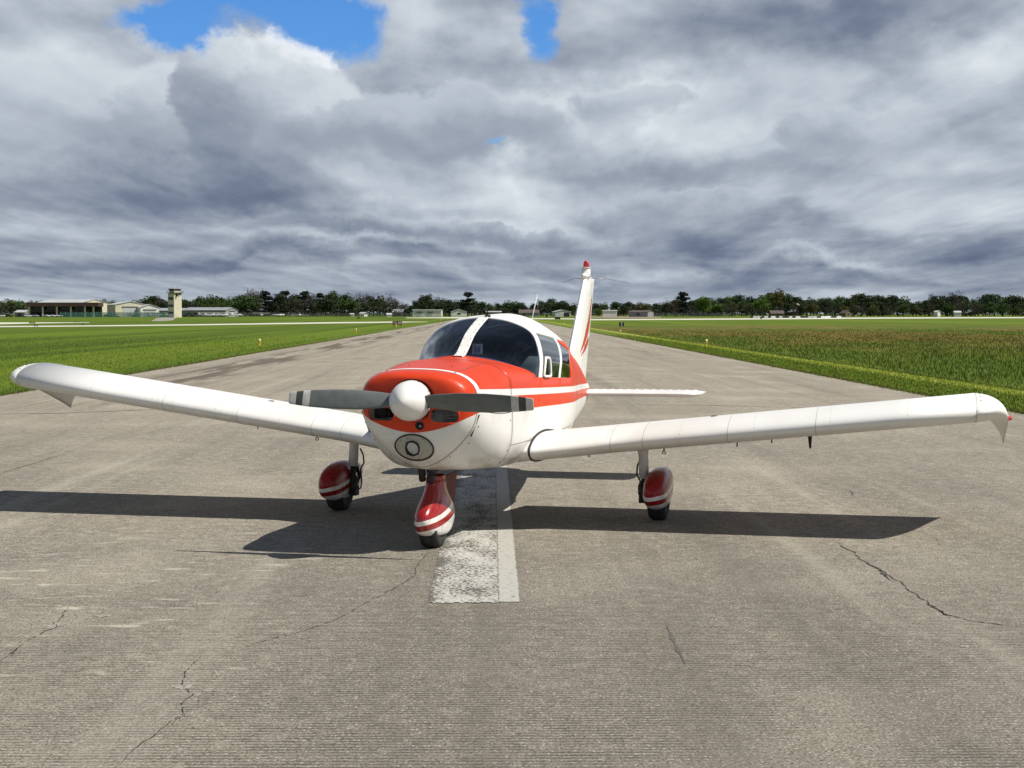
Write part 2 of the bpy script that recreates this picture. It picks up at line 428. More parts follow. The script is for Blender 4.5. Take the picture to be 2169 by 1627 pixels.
# ---------------------------------------------------------------- the aircraft
ROLL = math.radians(1.094); PYAW = math.radians(14.266)
PLANE = empty('light_aircraft', (-0.712, 11.852, 0.0), (0, ROLL, -PYAW))
tag(PLANE, 'white and orange-red single-engine low-wing light aircraft parked on the runway centreline', 'aircraft')
def pchip(Y):
    """monotone cubic through the rows of Y[n, ...]; returns sampler on index parameter"""
    n = len(Y); d = np.diff(Y, axis=0); m = np.zeros_like(Y)
    a, b = d[:-1], d[1:]
    with np.errstate(divide='ignore', invalid='ignore'):
        h = np.where(a*b > 0, 2*a*b/(a+b), 0)
    m[1:-1] = h; m[0] = d[0]; m[-1] = d[-1]
    def f(t):
        i = min(int(t), n-2); u = t-i
        return ((1+2*u)*(1-u)**2*Y[i] + u*(1-u)**2*m[i] + u*u*(3-2*u)*Y[i+1] + u*u*(u-1)*m[i+1])
    return f
def crom(K, per):
    """Catmull-Rom through the 9 section points, mirrored at the keel and the spine"""
    mir = lambda p: np.array([-p[0], p[1], p[2]])
    P = [mir(K[1])] + list(K) + [mir(K[-2])]
    out = []
    for i in range(1, len(P)-2):
        p0, p1, p2, p3 = P[i-1], P[i], P[i+1], P[i+2]
        t0 = 0; t1 = t0+max(np.linalg.norm(p1-p0), 1e-5)**.5; t2 = t1+max(np.linalg.norm(p2-p1), 1e-5)**.5; t3 = t2+max(np.linalg.norm(p3-p2), 1e-5)**.5
        for k in range(per):
            t = t1+(t2-t1)*k/per
            A1 = (t1-t)/(t1-t0)*p0+(t-t0)/(t1-t0)*p1; A2 = (t2-t)/(t2-t1)*p1+(t-t1)/(t2-t1)*p2; A3 = (t3-t)/(t3-t2)*p2+(t-t2)/(t3-t2)*p3
            B1 = (t2-t)/(t2-t0)*A1+(t-t0)/(t2-t0)*A2; B2 = (t3-t)/(t3-t1)*A2+(t-t1)/(t3-t1)*A3
            out.append((t2-t)/(t2-t1)*B1+(t-t1)/(t2-t1)*B2)
    out.append(np.array(P[-2])); return np.array(out)
# rows of section points: keel, chine, lower side, sill, mid window, window top, roof quarter, spine
ROWS = [
 [(0,.31,1.045),(.08,.31,1.062),(.15,.31,1.13),(.163,.31,1.22),(.14,.31,1.29),(.1,.31,1.335),(.055,.31,1.36),(0,.31,1.368)],
 [(0,.325,.93),(.12,.325,.95),(.28,.325,1.07),(.325,.325,1.22),(.285,.325,1.30),(.22,.325,1.352),(.115,.32,1.378),(0,.32,1.384)],
 [(0,.40,.775),(.15,.385,.825),(.365,.37,1.02),(.415,.37,1.215),(.382,.37,1.308),(.30,.37,1.373),(.172,.36,1.404),(0,.36,1.41)],
 [(0,.56,.668),(.185,.53,.738),(.425,.50,.985),(.468,.50,1.21),(.432,.50,1.322),(.338,.50,1.392),(.2,.50,1.424),(0,.50,1.434)],
 [(0,.90,.618),(.33,.9,.662),(.495,.9,.85),(.512,.9,1.22),(.476,.9,1.338),(.372,.9,1.418),(.212,.9,1.456),(0,.9,1.466)],
 [(0,1.3,.60),(.42,1.3,.625),(.53,1.3,.76),(.537,1.3,1.26),(.502,1.3,1.368),(.402,1.3,1.443),(.222,1.3,1.482),(0,1.3,1.492)],
 [(0,1.75,.58),(.43,1.75,.60),(.55,1.8,.75),(.547,2.15,1.322),(.512,2.08,1.368),(.42,1.92,1.42),(.235,1.70,1.48),(0,1.62,1.508)],
 [(0,1.9,.575),(.43,1.9,.595),(.555,1.95,.75),(.555,2.2,1.322),(.535,2.22,1.43),(.44,2.19,1.575),(.25,2.06,1.672),(0,2.0,1.698)],
 [(0,2.1,.57),(.43,2.1,.59),(.56,2.15,.75),(.558,2.26,1.320),(.545,2.33,1.50),(.452,2.42,1.70),(.262,2.44,1.797),(0,2.44,1.832)],
 [(0,2.3,.57),(.43,2.3,.59),(.56,2.3,.75),(.561,2.37,1.316),(.549,2.43,1.51),(.456,2.52,1.706),(.266,2.55,1.812),(0,2.55,1.850)],
 [(0,3.1,.57),(.43,3.1,.59),(.56,3.1,.75),(.565,3.08,1.286),(.55,3.2,1.47),(.454,3.36,1.645),(.27,3.3,1.802),(0,3.3,1.868)],
 [(0,3.2,.572),(.43,3.2,.592),(.558,3.2,.75),(.563,3.15,1.283),(.548,3.27,1.465),(.452,3.43,1.635),(.268,3.38,1.797),(0,3.38,1.864)],
 [(0,3.8,.585),(.39,3.8,.605),(.53,3.8,.755),(.535,3.78,1.256),(.515,3.83,1.40),(.475,3.90,1.532),(.27,3.87,1.727),(0,3.87,1.818)],
 [(0,4.5,.62),(.30,4.5,.65),(.43,4.5,.78),(.44,4.5,1.22),(.42,4.5,1.36),(.36,4.5,1.49),(.21,4.5,1.64),(0,4.5,1.705)],
 [(0,5.5,.69),(.2,5.5,.71),(.29,5.5,.80),(.30,5.5,1.16),(.28,5.5,1.27),(.235,5.5,1.37),(.13,5.5,1.46),(0,5.5,1.50)],
 [(0,6.4,.80),(.12,6.4,.81),(.18,6.4,.86),(.19,6.4,1.07),(.175,6.4,1.13),(.14,6.4,1.20),(.08,6.4,1.26),(0,6.4,1.28)],
 [(0,7.05,.86),(.06,7.05,.87),(.10,7.05,.90),(.10,7.05,.99),(.09,7.05,1.02),(.07,7.05,1.06),(.04,7.05,1.09),(0,7.05,1.10)],
]
RS, CS = 8, 6                                            # subdivisions between rows and between section points
ROWA = np.array(ROWS, float); FR = pchip(ROWA)
NU = (len(ROWS)-1)*RS; NV = 7*CS
SURF = np.array([crom(FR(min(i/RS, len(ROWS)-1-1e-9)), CS) for i in range(NU+1)])      # [NU+1, NV+1, 3] port half
def nrm(i, j):
    a = SURF[min(i+1, NU), j]-SURF[max(i-1, 0), j]
    if j == 0 or j == NV: b = np.array([1.0, 0, 0]) * (1 if j == 0 else -1)
    else: b = SURF[i, j+1]-SURF[i, j-1]
    n = np.cross(a, b); L = np.linalg.norm(n)
    return n/L if L > 1e-9 else np.array([0, -1.0, 0])
def patch(mb, i0, i1, j0, j1, off=0.0, sides=(1, -1), mi=0, skip=None):
    """cells of the fuselage skin between rows i0..i1 and columns j0..j1"""
    for sd in sides:
        vs = []; fs = []; w = j1-j0+1
        for i in range(i0, i1+1):
            for j in range(j0, j1+1):
                q = SURF[i, j] + (nrm(i, j)*off if off else 0)
                vs.append((q[0]*sd, q[1], q[2]))
        for i in range(i1-i0):
            for j in range(j1-j0):
                if skip and skip(i+i0, j+j0): continue
                f = (i*w+j, i*w+j+1, (i+1)*w+j+1, (i+1)*w+j)
                fs.append(f if sd > 0 else f[::-1])
        mb.add(vs, fs, mi, True)
R = lambda k: k*RS
cS, cM, cT, cQ, cR = 3*CS, 4*CS, 5*CS, 6*CS, 7*CS
def thick(o, t, mat2=None):
    if mat2: o.data.materials.append(mat2)
    md = o.modifiers.new('t', 'SOLIDIFY'); md.thickness = t; md.offset = -1
    if mat2: md.material_offset = 1; md.material_offset_rim = 0
    return o
# nose bowl with the two cooling inlets cut through it
mb = MB(); patch(mb, 0, R(3), 0, NV); bowl = mb.build('nose_bowl', M_BODY, PLANE)
thick(bowl, 0.012, M_DARK); bake(bowl)
def rrect(cx, cz, hw, hh, r, n=6):
    out = []
    for (sx, sz, a0) in ((1, 1, 0), (-1, 1, 90), (-1, -1, 180), (1, -1, 270)):
        for k in range(n+1):
            a = math.radians(a0+90*k/n)
            out.append((cx+sx*(hw-r)+r*math.cos(a), cz+sz*(hh-r)+r*math.sin(a)))
    return out
INLET = []
for sd in (1, -1):
    loop = rrect(sd*0.252, 1.092, 0.112, 0.056, 0.048)
    INLET.append(loop)
    cb = MB(); cb.grid([[(x, yy, z) for x, z in loop] for yy in (0.2, 0.75)], close=True)
    n = len(loop); cb.f += [tuple(range(n)), tuple(range(2*n-1, n-1, -1))]; cb.mi += [0, 0]; cb.sm += [False, False]
    cut = cb.build('cutter', M_DARK, PLANE)
    md = bowl.modifiers.new('b', 'BOOLEAN'); md.operation = 'DIFFERENCE'; md.object = cut; md.solver = 'EXACT'
    bake(bowl); bpy.data.objects.remove(cut)
mbt = MB(); patch(mbt, 0, R(4), 0, NV); _t = mbt.build('probe', M_DARK); BOWL_BVH = BVHTree.FromObject(_t, bpy.context.evaluated_depsgraph_get()); bpy.data.objects.remove(_t)
def front_y(x, z):
    h = BOWL_BVH.ray_cast(Vector((x, -1, z)), Vector((0, 1, 0)))
    return (h[0], h[1]) if h[0] is not None else (Vector((x, 0.45, z)), Vector((0, -1, 0)))
def on_bowl(x, z, off):
    p, n = front_y(x, z)
    if n.y > 0: n = -n
    return p + n*off
for sd, loop in zip((1, -1), INLET):                                     # rolled lips, baffle boxes and what is seen inside
    lip = MB(); lip.tube([on_bowl(x, z, 0.0) for x, z in loop] + [on_bowl(*loop[0], 0.0)], 0.0085, 8, caps=False)
    lip.build('inlet_lip', M_BODY, bowl)
    bf = MB(); inner = rrect(sd*0.252, 1.092, 0.118, 0.062, 0.05); back = rrect(sd*0.225, 1.10, 0.115, 0.055, 0.03)
    bf.grid([[(x, front_y(x, z)[0].y + 0.012, z) for x, z in inner], [(x, 0.52, z) for x, z in back]], close=True)
    bf.f.append(tuple(range(len(inner), 2*len(inner)))); bf.mi.append(0); bf.sm.append(False)
    bf.build('inlet_baffle', M_PLENUM, bowl)
    if sd > 0:
        oc = MB(); oc.box((0.282, 0.455, 1.088), (0.115, 0.03, 0.078)); oc.build('oil_cooler', M_DARK, bowl)
        g = MB()
        for k in range(7): g.box((0.282, 0.436, 1.055+k*0.0112), (0.108, 0.008, 0.0045))
        g.build('cooler_fins', M_STEEL, bowl)
    else:
        oc = MB(); oc.tube([(-0.19, 0.43, 1.09), (-0.27, 0.50, 1.085)], 0.03, 10); oc.box((-0.30, 0.46, 1.09), (0.09, 0.02, 0.08)); oc.build('engine_cylinder', M_DARKSTEEL, bowl)
# starter hole under the spinner
hp = [(0.062+0.030*math.cos(a), 1.012+0.030*math.sin(a)) for a in np.linspace(0, 2*math.pi, 20, endpoint=False)]
g = MB(); g.add([on_bowl(x, z, 0.0015) for x, z in hp], [tuple(range(20))]); g.build('intake_hole', M_DARK, bowl)
g = MB(); g.tube([on_bowl(x, z, 0.001) for x, z in hp+[hp[0]]], 0.0045, 6, caps=False); g.build('hole_rim', M_BLACK, bowl)
g = MB(); g.ell(on_bowl(0.066, 1.01, 0.0), (0.013, 0.010, 0.013), 6, 10); g.build('starter_bolt', M_STEEL, bowl)
# landing light: black oval gasket, speckled plate, ringed lamp
def oval(rx, rz, n=48, cx=0.004, cz=0.84): return [(cx+rx*math.cos(2*math.pi*k/n), cz+rz*math.sin(2*math.pi*k/n)) for k in range(n)]
def f_plate(nt, p):
    v, _ = obj_xyz(nt)
    c = MIX(NOISE(v, 60.0, 4, 0.7).step(0.54, 0.66)*0.8, (0.44, 0.42, 0.36), (0.11, 0.095, 0.07)); setcol(nt, p, c)
M_PLATE = mat('bug_specked_plate', (0.55, 0.52, 0.45), 0.4, build=f_plate)
light = MB()
rings = [[on_bowl(0.004+(x-0.004)*k, 0.84+(z-0.84)*k, 0.004) for x, z in oval(0.150, 0.100)] for k in (1.0, 0.8, 0.62, 0.45)]
light.grid(rings, close=True); lp = light.build('light_plate', M_PLATE, bowl)
g = MB(); o_, i_ = oval(0.156, 0.107), oval(0.146, 0.097)
g.grid([[on_bowl(x, z, 0.001) for x, z in o_], [on_bowl(x, z, 0.009) for x, z in o_], [on_bowl(x, z, 0.009) for x, z in i_], [on_bowl(x, z, 0.001) for x, z in i_]], close=True)
g.build('gasket', M_BLACK, bowl)
LC, LN = front_y(0.0, 0.838); LN = (LN if LN.y < 0 else -LN); LN = (LN + Vector((0, -0.9, 0))).normalized()
fx = Vector((1, 0, 0)); fz = LN.cross(fx).normalized(); fz = fz if fz.z > 0 else -fz
lampE = []
def ringpts(r, off, n=28): return [LC + fx*r*math.cos(2*math.pi*k/n) + fz*r*1.06*math.sin(2*math.pi*k/n) + LN*off for k in range(n)]
g = MB(); g.grid([ringpts(0.076, 0.0), ringpts(0.068, 0.018), ringpts(0.060, 0.020)], close=True); g.build('lamp_mount', M_PLATE, bowl)
lamp = MB(); lamp.grid([ringpts(0.058, 0.018), ringpts(0.057, 0.032), ringpts(0.048, 0.032), ringpts(0.046, 0.016)], close=True)
lampo = lamp.build('landing_light', M_BLACK, PLANE)
g = MB(); g.grid([ringpts(r, o) for r, o in ((0.047, 0.018), (0.038, 0.002), (0.026, -0.012), (0.012, -0.02), (0.001, -0.022))], close=True); g.build('reflector', M_CHROME, lampo)
g = MB(); g.grid([ringpts(r, o) for r, o in ((0.047, 0.022), (0.03, 0.029), (0.012, 0.032), (0.001, 0.0325))], close=True); g.build('lens', M_LENS, lampo)
for k in range(4):
    a = math.radians(45+90*k); c = LC + fx*0.062*math.cos(a) + fz*0.065*math.sin(a) + LN*0.025
    g = MB(); g.ell(c, (0.006, 0.006, 0.006), 5, 8); g.build('screw', M_DARKSTEEL, lampo)
# cowling and fuselage skin
mb = MB(); patch(mb, R(3), R(5), 0, NV); cowl = mb.build('engine_cowling', M_BODY, PLANE); thick(cowl, 0.008, M_DARK); bake(cowl)
def open_cell(i, j):
    if R(6) <= i < R(8) and j >= cS: return True                          # windshield
    if R(9) <= i < R(10) and cS <= j < cT: return True                    # door window
    if R(11) <= i < R(12) and cS <= j < cT: return True                   # rear window
    return False
mb = MB(); patch(mb, R(5), NU, 0, NV, skip=open_cell); fus = mb.build('fuselage', M_BODY, PLANE, fix=True); thick(fus, 0.018, M_INT); bake(fus)
g = MB(); tailring = [tuple(SURF[NU, j]) for j in range(NV+1)] + [(-SURF[NU, j][0], SURF[NU, j][1], SURF[NU, j][2]) for j in range(NV-1, 0, -1)]
g.add([(0, 7.16, 0.97)]+tailring, [(0, 1+k, 1+(k+1) % len(tailring)) for k in range(len(tailring))], 0, True); g.build('tail_cone', M_WHITE, PLANE)
# glazing
for nm, i0, i1, j0, j1, m, sides in (('windshield', R(6), R(8), cS, NV, M_WSGLASS, (1,)), ('windshield', R(6), R(8), cS, NV, M_WSGLASS, (-1,)),
                                      ('door_window', R(9), R(10), cS, cT, M_SIDEGLASS, (1,)), ('door_window', R(9), R(10), cS, cT, M_SIDEGLASS, (-1,)),
                                      ('rear_window', R(11), R(12), cS, cT, M_SIDEGLASS, (1,)), ('rear_window', R(11), R(12), cS, cT, M_SIDEGLASS, (-1,))):
    g = MB(); patch(g, i0, i1, j0, j1, off=-0.005, sides=sides); g.build(nm, m, PLANE)
def edge_strip(path, w, off, thickz, m, name, parent, nrml):
    """flat bar of width w laid along path, standing off the skin"""
    mbx = MB(); L = [[], [], [], []]
    for k, p in enumerate(path):
        p = np.array(p); t = np.array(path[min(k+1, len(path)-1)])-np.array(path[max(k-1, 0)]); t = t/np.linalg.norm(t)
        n = np.array(nrml[k]); s_ = np.cross(t, n); s_ /= max(np.linalg.norm(s_), 1e-9)
        L[0].append(p - s_*w/2 + n*off); L[1].append(p - s_*w/2*0.86 + n*(off+thickz)); L[2].append(p + s_*w/2*0.86 + n*(off+thickz)); L[3].append(p + s_*w/2 + n*off)
    mbx.grid(L, smooth=False); return mbx.build(name, m, parent)
rows_ws = range(R(6)-1, R(8)+3)
post = edge_strip([SURF[i, NV] for i in rows_ws], 0.092, -0.002, 0.010, M_WHITE, 'windshield_post', PLANE, [nrm(i, NV) for i in rows_ws])
for k in range(9):
    i = R(6)+1+k*(R(8)-R(6)-2)//8
    for sx in (-0.03, 0.03):
        q = SURF[i, NV] + nrm(i, NV)*0.009; g = MB(); g.ell((sx, q[1], q[2]), (0.0045, 0.0045, 0.0045), 4, 6); g.build('screw', M_STEEL, post)
# black seal along the foot of the windshield
foot = [SURF[R(6), j] for j in range(cS, NV+1)]; footn = [nrm(R(6), j) for j in range(cS, NV+1)]
path = [(-p[0], p[1], p[2]) for p in foot] + [tuple(p) for p in foot[::-1][1:]]
nn = [(-n[0], n[1], n[2]) for n in footn] + [tuple(n) for n in footn[::-1][1:]]
edge_strip(path, 0.03, -0.006, 0.009, M_BODY, 'windshield_foot_strip', PLANE, nn)
# storm window let into the port door window
def side_pt(f, h, sd=1):
    """f along the door window (0 front, 1 rear), h up it"""
    i = R(9)+f*RS; j = cS+h*(cT-cS); i0, j0 = int(i), int(j); u, w = i-i0, j-j0
    q = SURF[i0, j0]*(1-u)*(1-w)+SURF[min(i0+1, NU), j0]*u*(1-w)+SURF[i0, j0+1]*(1-u)*w+SURF[min(i0+1, NU), j0+1]*u*w
    return np.array([q[0]*sd, q[1], q[2]]) + np.array([0.008*sd, 0, 0])
loop = [(0.06, 0.02), (0.44, 0.02), (0.34, 0.44), (0.14, 0.44)]; pts = []
for k in range(4):
    a, b = np.array(loop[k]), np.array(loop[(k+1) % 4])
    pts += [side_pt(*(a+(b-a)*t)) for t in np.linspace(0.06, 0.94, 6)]
pts.append(pts[0])
g = MB(); g.tube(pts, 0.013, 6, caps=False); sw = g.build('storm_window_frame', M_WHITE, PLANE)
g = MB(); q = [side_pt(*p) for p in loop]; g.add(q, [(0, 1, 2, 3)]); g.build('storm_window_pane', M_LENS, sw)
# cabin: glareshield, panel, floor, seats
gs = MB(); prof = []
for x in np.linspace(-0.50, 0.50, 15):
    a = abs(x); y0 = 1.67 + 1.55*a**2.0; prof.append([(x, y0, 1.475-0.42*a**1.8), (x, 2.22, 1.485-0.48*a**1.8), (x, 2.24, 1.43-0.3*a**1.8), (x, 2.24, 1.05)])
gs.grid(prof, smooth=False); gs.build('glareshield', M_INT, PLANE)
g = MB(); g.box((0, 3.0, 0.72), (0.98, 2.2, 0.03)); g.box((0, 4.15, 1.06), (0.66, 0.04, 0.72)); g.build('cabin_floor', M_INT, PLANE)
for sx, sy in ((-0.25, 2.86), (0.25, 2.86), (-0.24, 3.72), (0.24, 3.72)):
    g = MB(); P = []
    for t in np.linspace(0, 1, 7):
        z = 0.98+0.50*t; w = 0.215*(1-0.25*max(0, t-0.6)/0.4); y = sy+0.10*t
        P.append([(sx+w*c, y-0.05*abs(s_)*(1 if s_ > 0 else -1)*(1-0.4*t), z) for c, s_ in ((math.cos(a), math.sin(a)) for a in np.linspace(0, 2*math.pi, 16, endpoint=False))])
    g.grid(P, close=True); n = 16; g.f.append(tuple(range(6*n, 7*n))); g.mi.append(0); g.sm.append(False)
    g.box((sx, sy-0.25, 0.93), (0.43, 0.5, 0.14)); g.build('seat', M_SEAT, PLANE)
for sx in (-0.25, 0.25):
    g = MB(); pts = [(sx+0.13*math.cos(a), 2.40, 1.27+0.085*math.sin(a)) for a in np.linspace(math.radians(-200), math.radians(20), 14)]
    g.tube(pts, 0.012, 8); g.tube([(sx, 2.24, 1.27), (sx, 2.41, 1.27)], 0.015, 8); g.tube([pts[0], pts[-1]], 0.012, 6); g.build('control_yoke', M_BLACK, PLANE)
g = MB(); g.box((0.055, 2.03, 1.56), (0.085, 0.012, 0.09), 0.15); card = g.build('compass_card', M_PAPER, PLANE)
g = MB(); g.box((0.04, 2.022, 1.562), (0.012, 0.004, 0.07), 0.15); g.box((0.07, 2.026, 1.557), (0.02, 0.004, 0.05), 0.15); g.build('card_print', M_INT, card)
# spinner with blade cut-outs
SPC = Vector((0.012, 0.0, 1.205)); SPR = 0.157
prof = [(-0.012, 0.0), (-0.007, 0.020), (0.010, 0.048), (0.04, 0.083), (0.08, 0.115), (0.13, 0.139), (0.19, 0.152), (0.262, 0.156)]
g = MB(); g.grid([[(SPC.x+r*math.cos(a), SPC.y+y, SPC.z+r*math.sin(a)) for a in np.linspace(0, 2*math.pi, 48, endpoint=False)] for y, r in prof], close=True)
spin = g.build('spinner', M_WHITE, PLANE); thick(spin, 0.006, M_DARK); bake(spin)
PR_Y = 0.195
for sd in (1, -1):
    cb = MB(); cb.box((SPC.x+sd*0.16, PR_Y+0.045, SPC.z), (0.12, 0.10, 0.10), 0, 0, None)
    cut = cb.build('cutter', M_DARK, PLANE); md = spin.modifiers.new('b', 'BOOLEAN'); md.object = cut; md.solver = 'EXACT'; bake(spin); bpy.data.objects.remove(cut)
g = MB(); g.tube([(SPC.x, 0.258, SPC.z), (SPC.x, 0.27, SPC.z)], 0.152, 40); g.build('spinner_backplate', M_DARKSTEEL, spin)
for a in (30, 68, 112, 150, 210, 248, 292, 330):
    c = (SPC.x+0.158*math.cos(math.radians(a)), 0.238, SPC.z+0.158*math.sin(math.radians(a)))
    g = MB(); g.ell(c, (0.0045, 0.0045, 0.0045), 4, 6); g.build('screw', M_DARKSTEEL, spin)
# propeller
prop = empty('propeller'); prop.parent = PLANE; hub = MB(); hub.tube([(SPC.x, 0.10, SPC.z), (SPC.x, 0.27, SPC.z)], 0.085, 20); hub.build('hub', M_DARKSTEEL, prop)
for sd in (1, -1):
    secs = [(0.06, 0.11, 0.075, 58), (0.15, 0.135, 0.048, 44), (0.24, 0.150, 0.034, 36), (0.40, 0.166, 0.025, 29), (0.60, 0.158, 0.018, 22), (0.78, 0.134, 0.013, 17.5),
            (0.795, 0.132, 0.0128, 17.2), (0.850, 0.120, 0.011, 16.2), (0.853, 0.119, 0.011, 16), (0.905, 0.106, 0.0095, 15), (0.908, 0.105, 0.0095, 15), (0.955, 0.094, 0.008, 14), (0.966, 0.078, 0.006, 14)]
    P = []; tilt = math.radians(0.35)
    for r, ch, th, tw in secs:
        tw = math.radians(tw); ring = []
        for k in range(18):
            a = 2*math.pi*k/18; u = math.cos(a)*ch/2; v = math.sin(a)*th/2*(1.0 if math.sin(a) > 0 else 0.5)
            # chord lies mostly across the view (vertical here), twisting into the line of flight at the root
            z = u*math.cos(tw)-v*math.sin(tw)*sd; y = (-u*math.sin(tw)*sd - v*math.cos(tw))
            ring.append((SPC.x+sd*r, PR_Y+y, SPC.z+z*1.0+sd*r*math.tan(tilt)))
        P.append(ring)
    mis = [0, 0, 0, 0, 0, 0, 1, 1, 2, 2, 1, 1]
    g = MB()
    for k in range(len(P)-1): g.grid([P[k], P[k+1]], mis[k], True, close=True)
    n = len(P[-1]); g.add(P[-1], [tuple(range(n))], 1)
    g.build('propeller_blade', [M_GREY, M_BLADELIGHT, M_BLADEDARK], prop)
# panel gaps: dark recessed lines following the skin
def seam_path(fn, ts, w, name, parent, m=M_SEAM, sides=(1, -1), off=0.0008):
    for sd in sides:
        pts, nm = [], []
        for t in ts:
            i, j = fn(t); i = min(max(i, 0), NU); j = min(max(j, 0), NV); i0, j0 = min(int(i), NU-1), min(int(j), NV-1); u, v_ = i-i0, j-j0
            q = SURF[i0, j0]*(1-u)*(1-v_)+SURF[i0+1, j0]*u*(1-v_)+SURF[i0, j0+1]*(1-u)*v_+SURF[i0+1, j0+1]*u*v_
            n = nrm(int(round(i)), int(round(j)))
            pts.append((q[0]*sd, q[1], q[2])); nm.append((n[0]*sd, n[1], n[2]))
        edge_strip(pts, w, off, 0.0006, m, name, parent, nm)
L = np.linspace(0, 1, 40)
seam_path(lambda t: (R(3), t*NV), L, 0.005, 'panel_gap', cowl)
seam_path(lambda t: (R(5), t*NV), L, 0.005, 'panel_gap', cowl)
seam_path(lambda t: (R(3)+t*(R(5)-R(3)), 2.62*CS), L, 0.006, 'door_gap', cowl)
seam_path(lambda t: (R(3)+t*(R(6)-R(3)), 5.5*CS), L, 0.005, 'hinge_gap', cowl)
seam_path(lambda t: (R(5)+t*(R(12)-R(5)), 2.1*CS), L, 0.004, 'panel_gap', fus)
seam_path(lambda t: (R(10)+0.5*RS, (2.05+t*0.95)*CS), L, 0.004, 'door_gap', fus, sides=(-1,))
seam_path(lambda t: (R(13), t*NV), L, 0.004, 'panel_gap', fus)
seam_path(lambda t: (R(14), t*NV), L, 0.004, 'panel_gap', fus)
def skin(i, j, sd=1, off=0.0):
    q = SURF[int(i), int(j)]+nrm(int(i), int(j))*off; return (q[0]*sd, q[1], q[2])
for sd in (1, -1):                                                       # cowl latches and fasteners
    for i, j in ((R(3)+2, 2.2*CS), (R(5)-1, 1.4*CS), (R(5)-1, 2.0*CS), (R(5)-1, 2.5*CS), (R(3)+1, 1.2*CS), (R(3)+2, 1.7*CS), (R(3)+6, 6.2*CS), (R(3)+1, 5.5*CS)):
        g = MB(); g.ell(skin(i, j, sd, 0.001), (0.0055, 0.0055, 0.0055), 4, 8); g.build('fastener', M_DARKSTEEL, cowl)
    g = MB(); a = np.array(skin(R(3)+1, 2.62*CS, sd, 0.006)); b = np.array(skin(R(3)+1, 1.9*CS, sd, 0.006)); g.tube([a, a*.5+b*.5, b], 0.006, 6); g.build('cowl_latch', M_DARKSTEEL, cowl)
# exhaust stack
g = MB(); g.tube([(-0.07, 0.80, 0.68), (-0.07, 0.83, 0.60), (-0.078, 0.88, 0.535)], 0.029, 14, caps=False); g.tube([(-0.07, 0.80, 0.67), (-0.07, 0.83, 0.60), (-0.077, 0.875, 0.54)], 0.026, 14); g.build('exhaust_pipe', M_DARKSTEEL, PLANE)
# roof aerials
g = MB(); b = SURF[R(8)+4, NV]; g.ell((0.03, b[1]-0.03, b[2]+0.004), (0.03, 0.035, 0.012), 5, 12); g.tube([(0.03, b[1]-0.03, b[2]), (0.03, b[1]-0.05, b[2]+0.05), (0.012, b[1]-0.05, b[2]+0.105)], [0.012, 0.006, 0.003], 8); g.build('air_temperature_probe', M_BLACK, PLANE)
b = FR(12.6)[-1]; g = MB(); g.tube([(0.02, b[1], b[2]-0.02), (0.05, b[1]+0.16, b[2]+0.30)], [0.005, 0.003], 6); g.build('whip_aerial', M_WHITE, PLANE)

# ---------------------------------------------------------------- wings
def naca(t, up, m=0.025, p=0.4, th=0.15):
    yt = 5*th*(0.2969*math.sqrt(max(t, 0))-0.1260*t-0.3516*t*t+0.2843*t**3-0.1036*t**4)
    yc = m/p**2*(2*p*t-t*t) if t < p else m/(1-p)**2*((1-2*p)+2*p*t-t*t)
    return yc+yt if up else yc-yt
YLE, YTE = 2.12, 3.72
def wsec(x, n=22, t1=1.0, t0=0.0, le=None):
    """closed section at span station x, from the lower rear edge round the nose to the upper rear edge"""
    ax = abs(x); yl = YLE - max(0.0, (1.22-ax)/0.72)*0.34 if le is None else le
    c = YTE-yl; zc = 0.853+(ax-2.1)*0.1228; out = []
    ts = [t0+(t1-t0)*(0.5-0.5*math.cos(math.pi*k/n)) if t0 == 0 else t0+(t1-t0)*k/n for k in range(n+1)]
    ts = [t1*(k/n)**1.8 for k in range(n+1)] if t0 == 0 else ts
    def P(t, up):
        y = yl+t*c; z = zc+naca(t, up)*1.6 + (2.76-y)*math.tan(math.radians(2.0)); return (x, y, z)
    for t in reversed(ts): out.append(P(t, False))
    for t in (ts[1:] if t0 == 0 else ts): out.append(P(t, True))
    return out
SEMI = 4.24
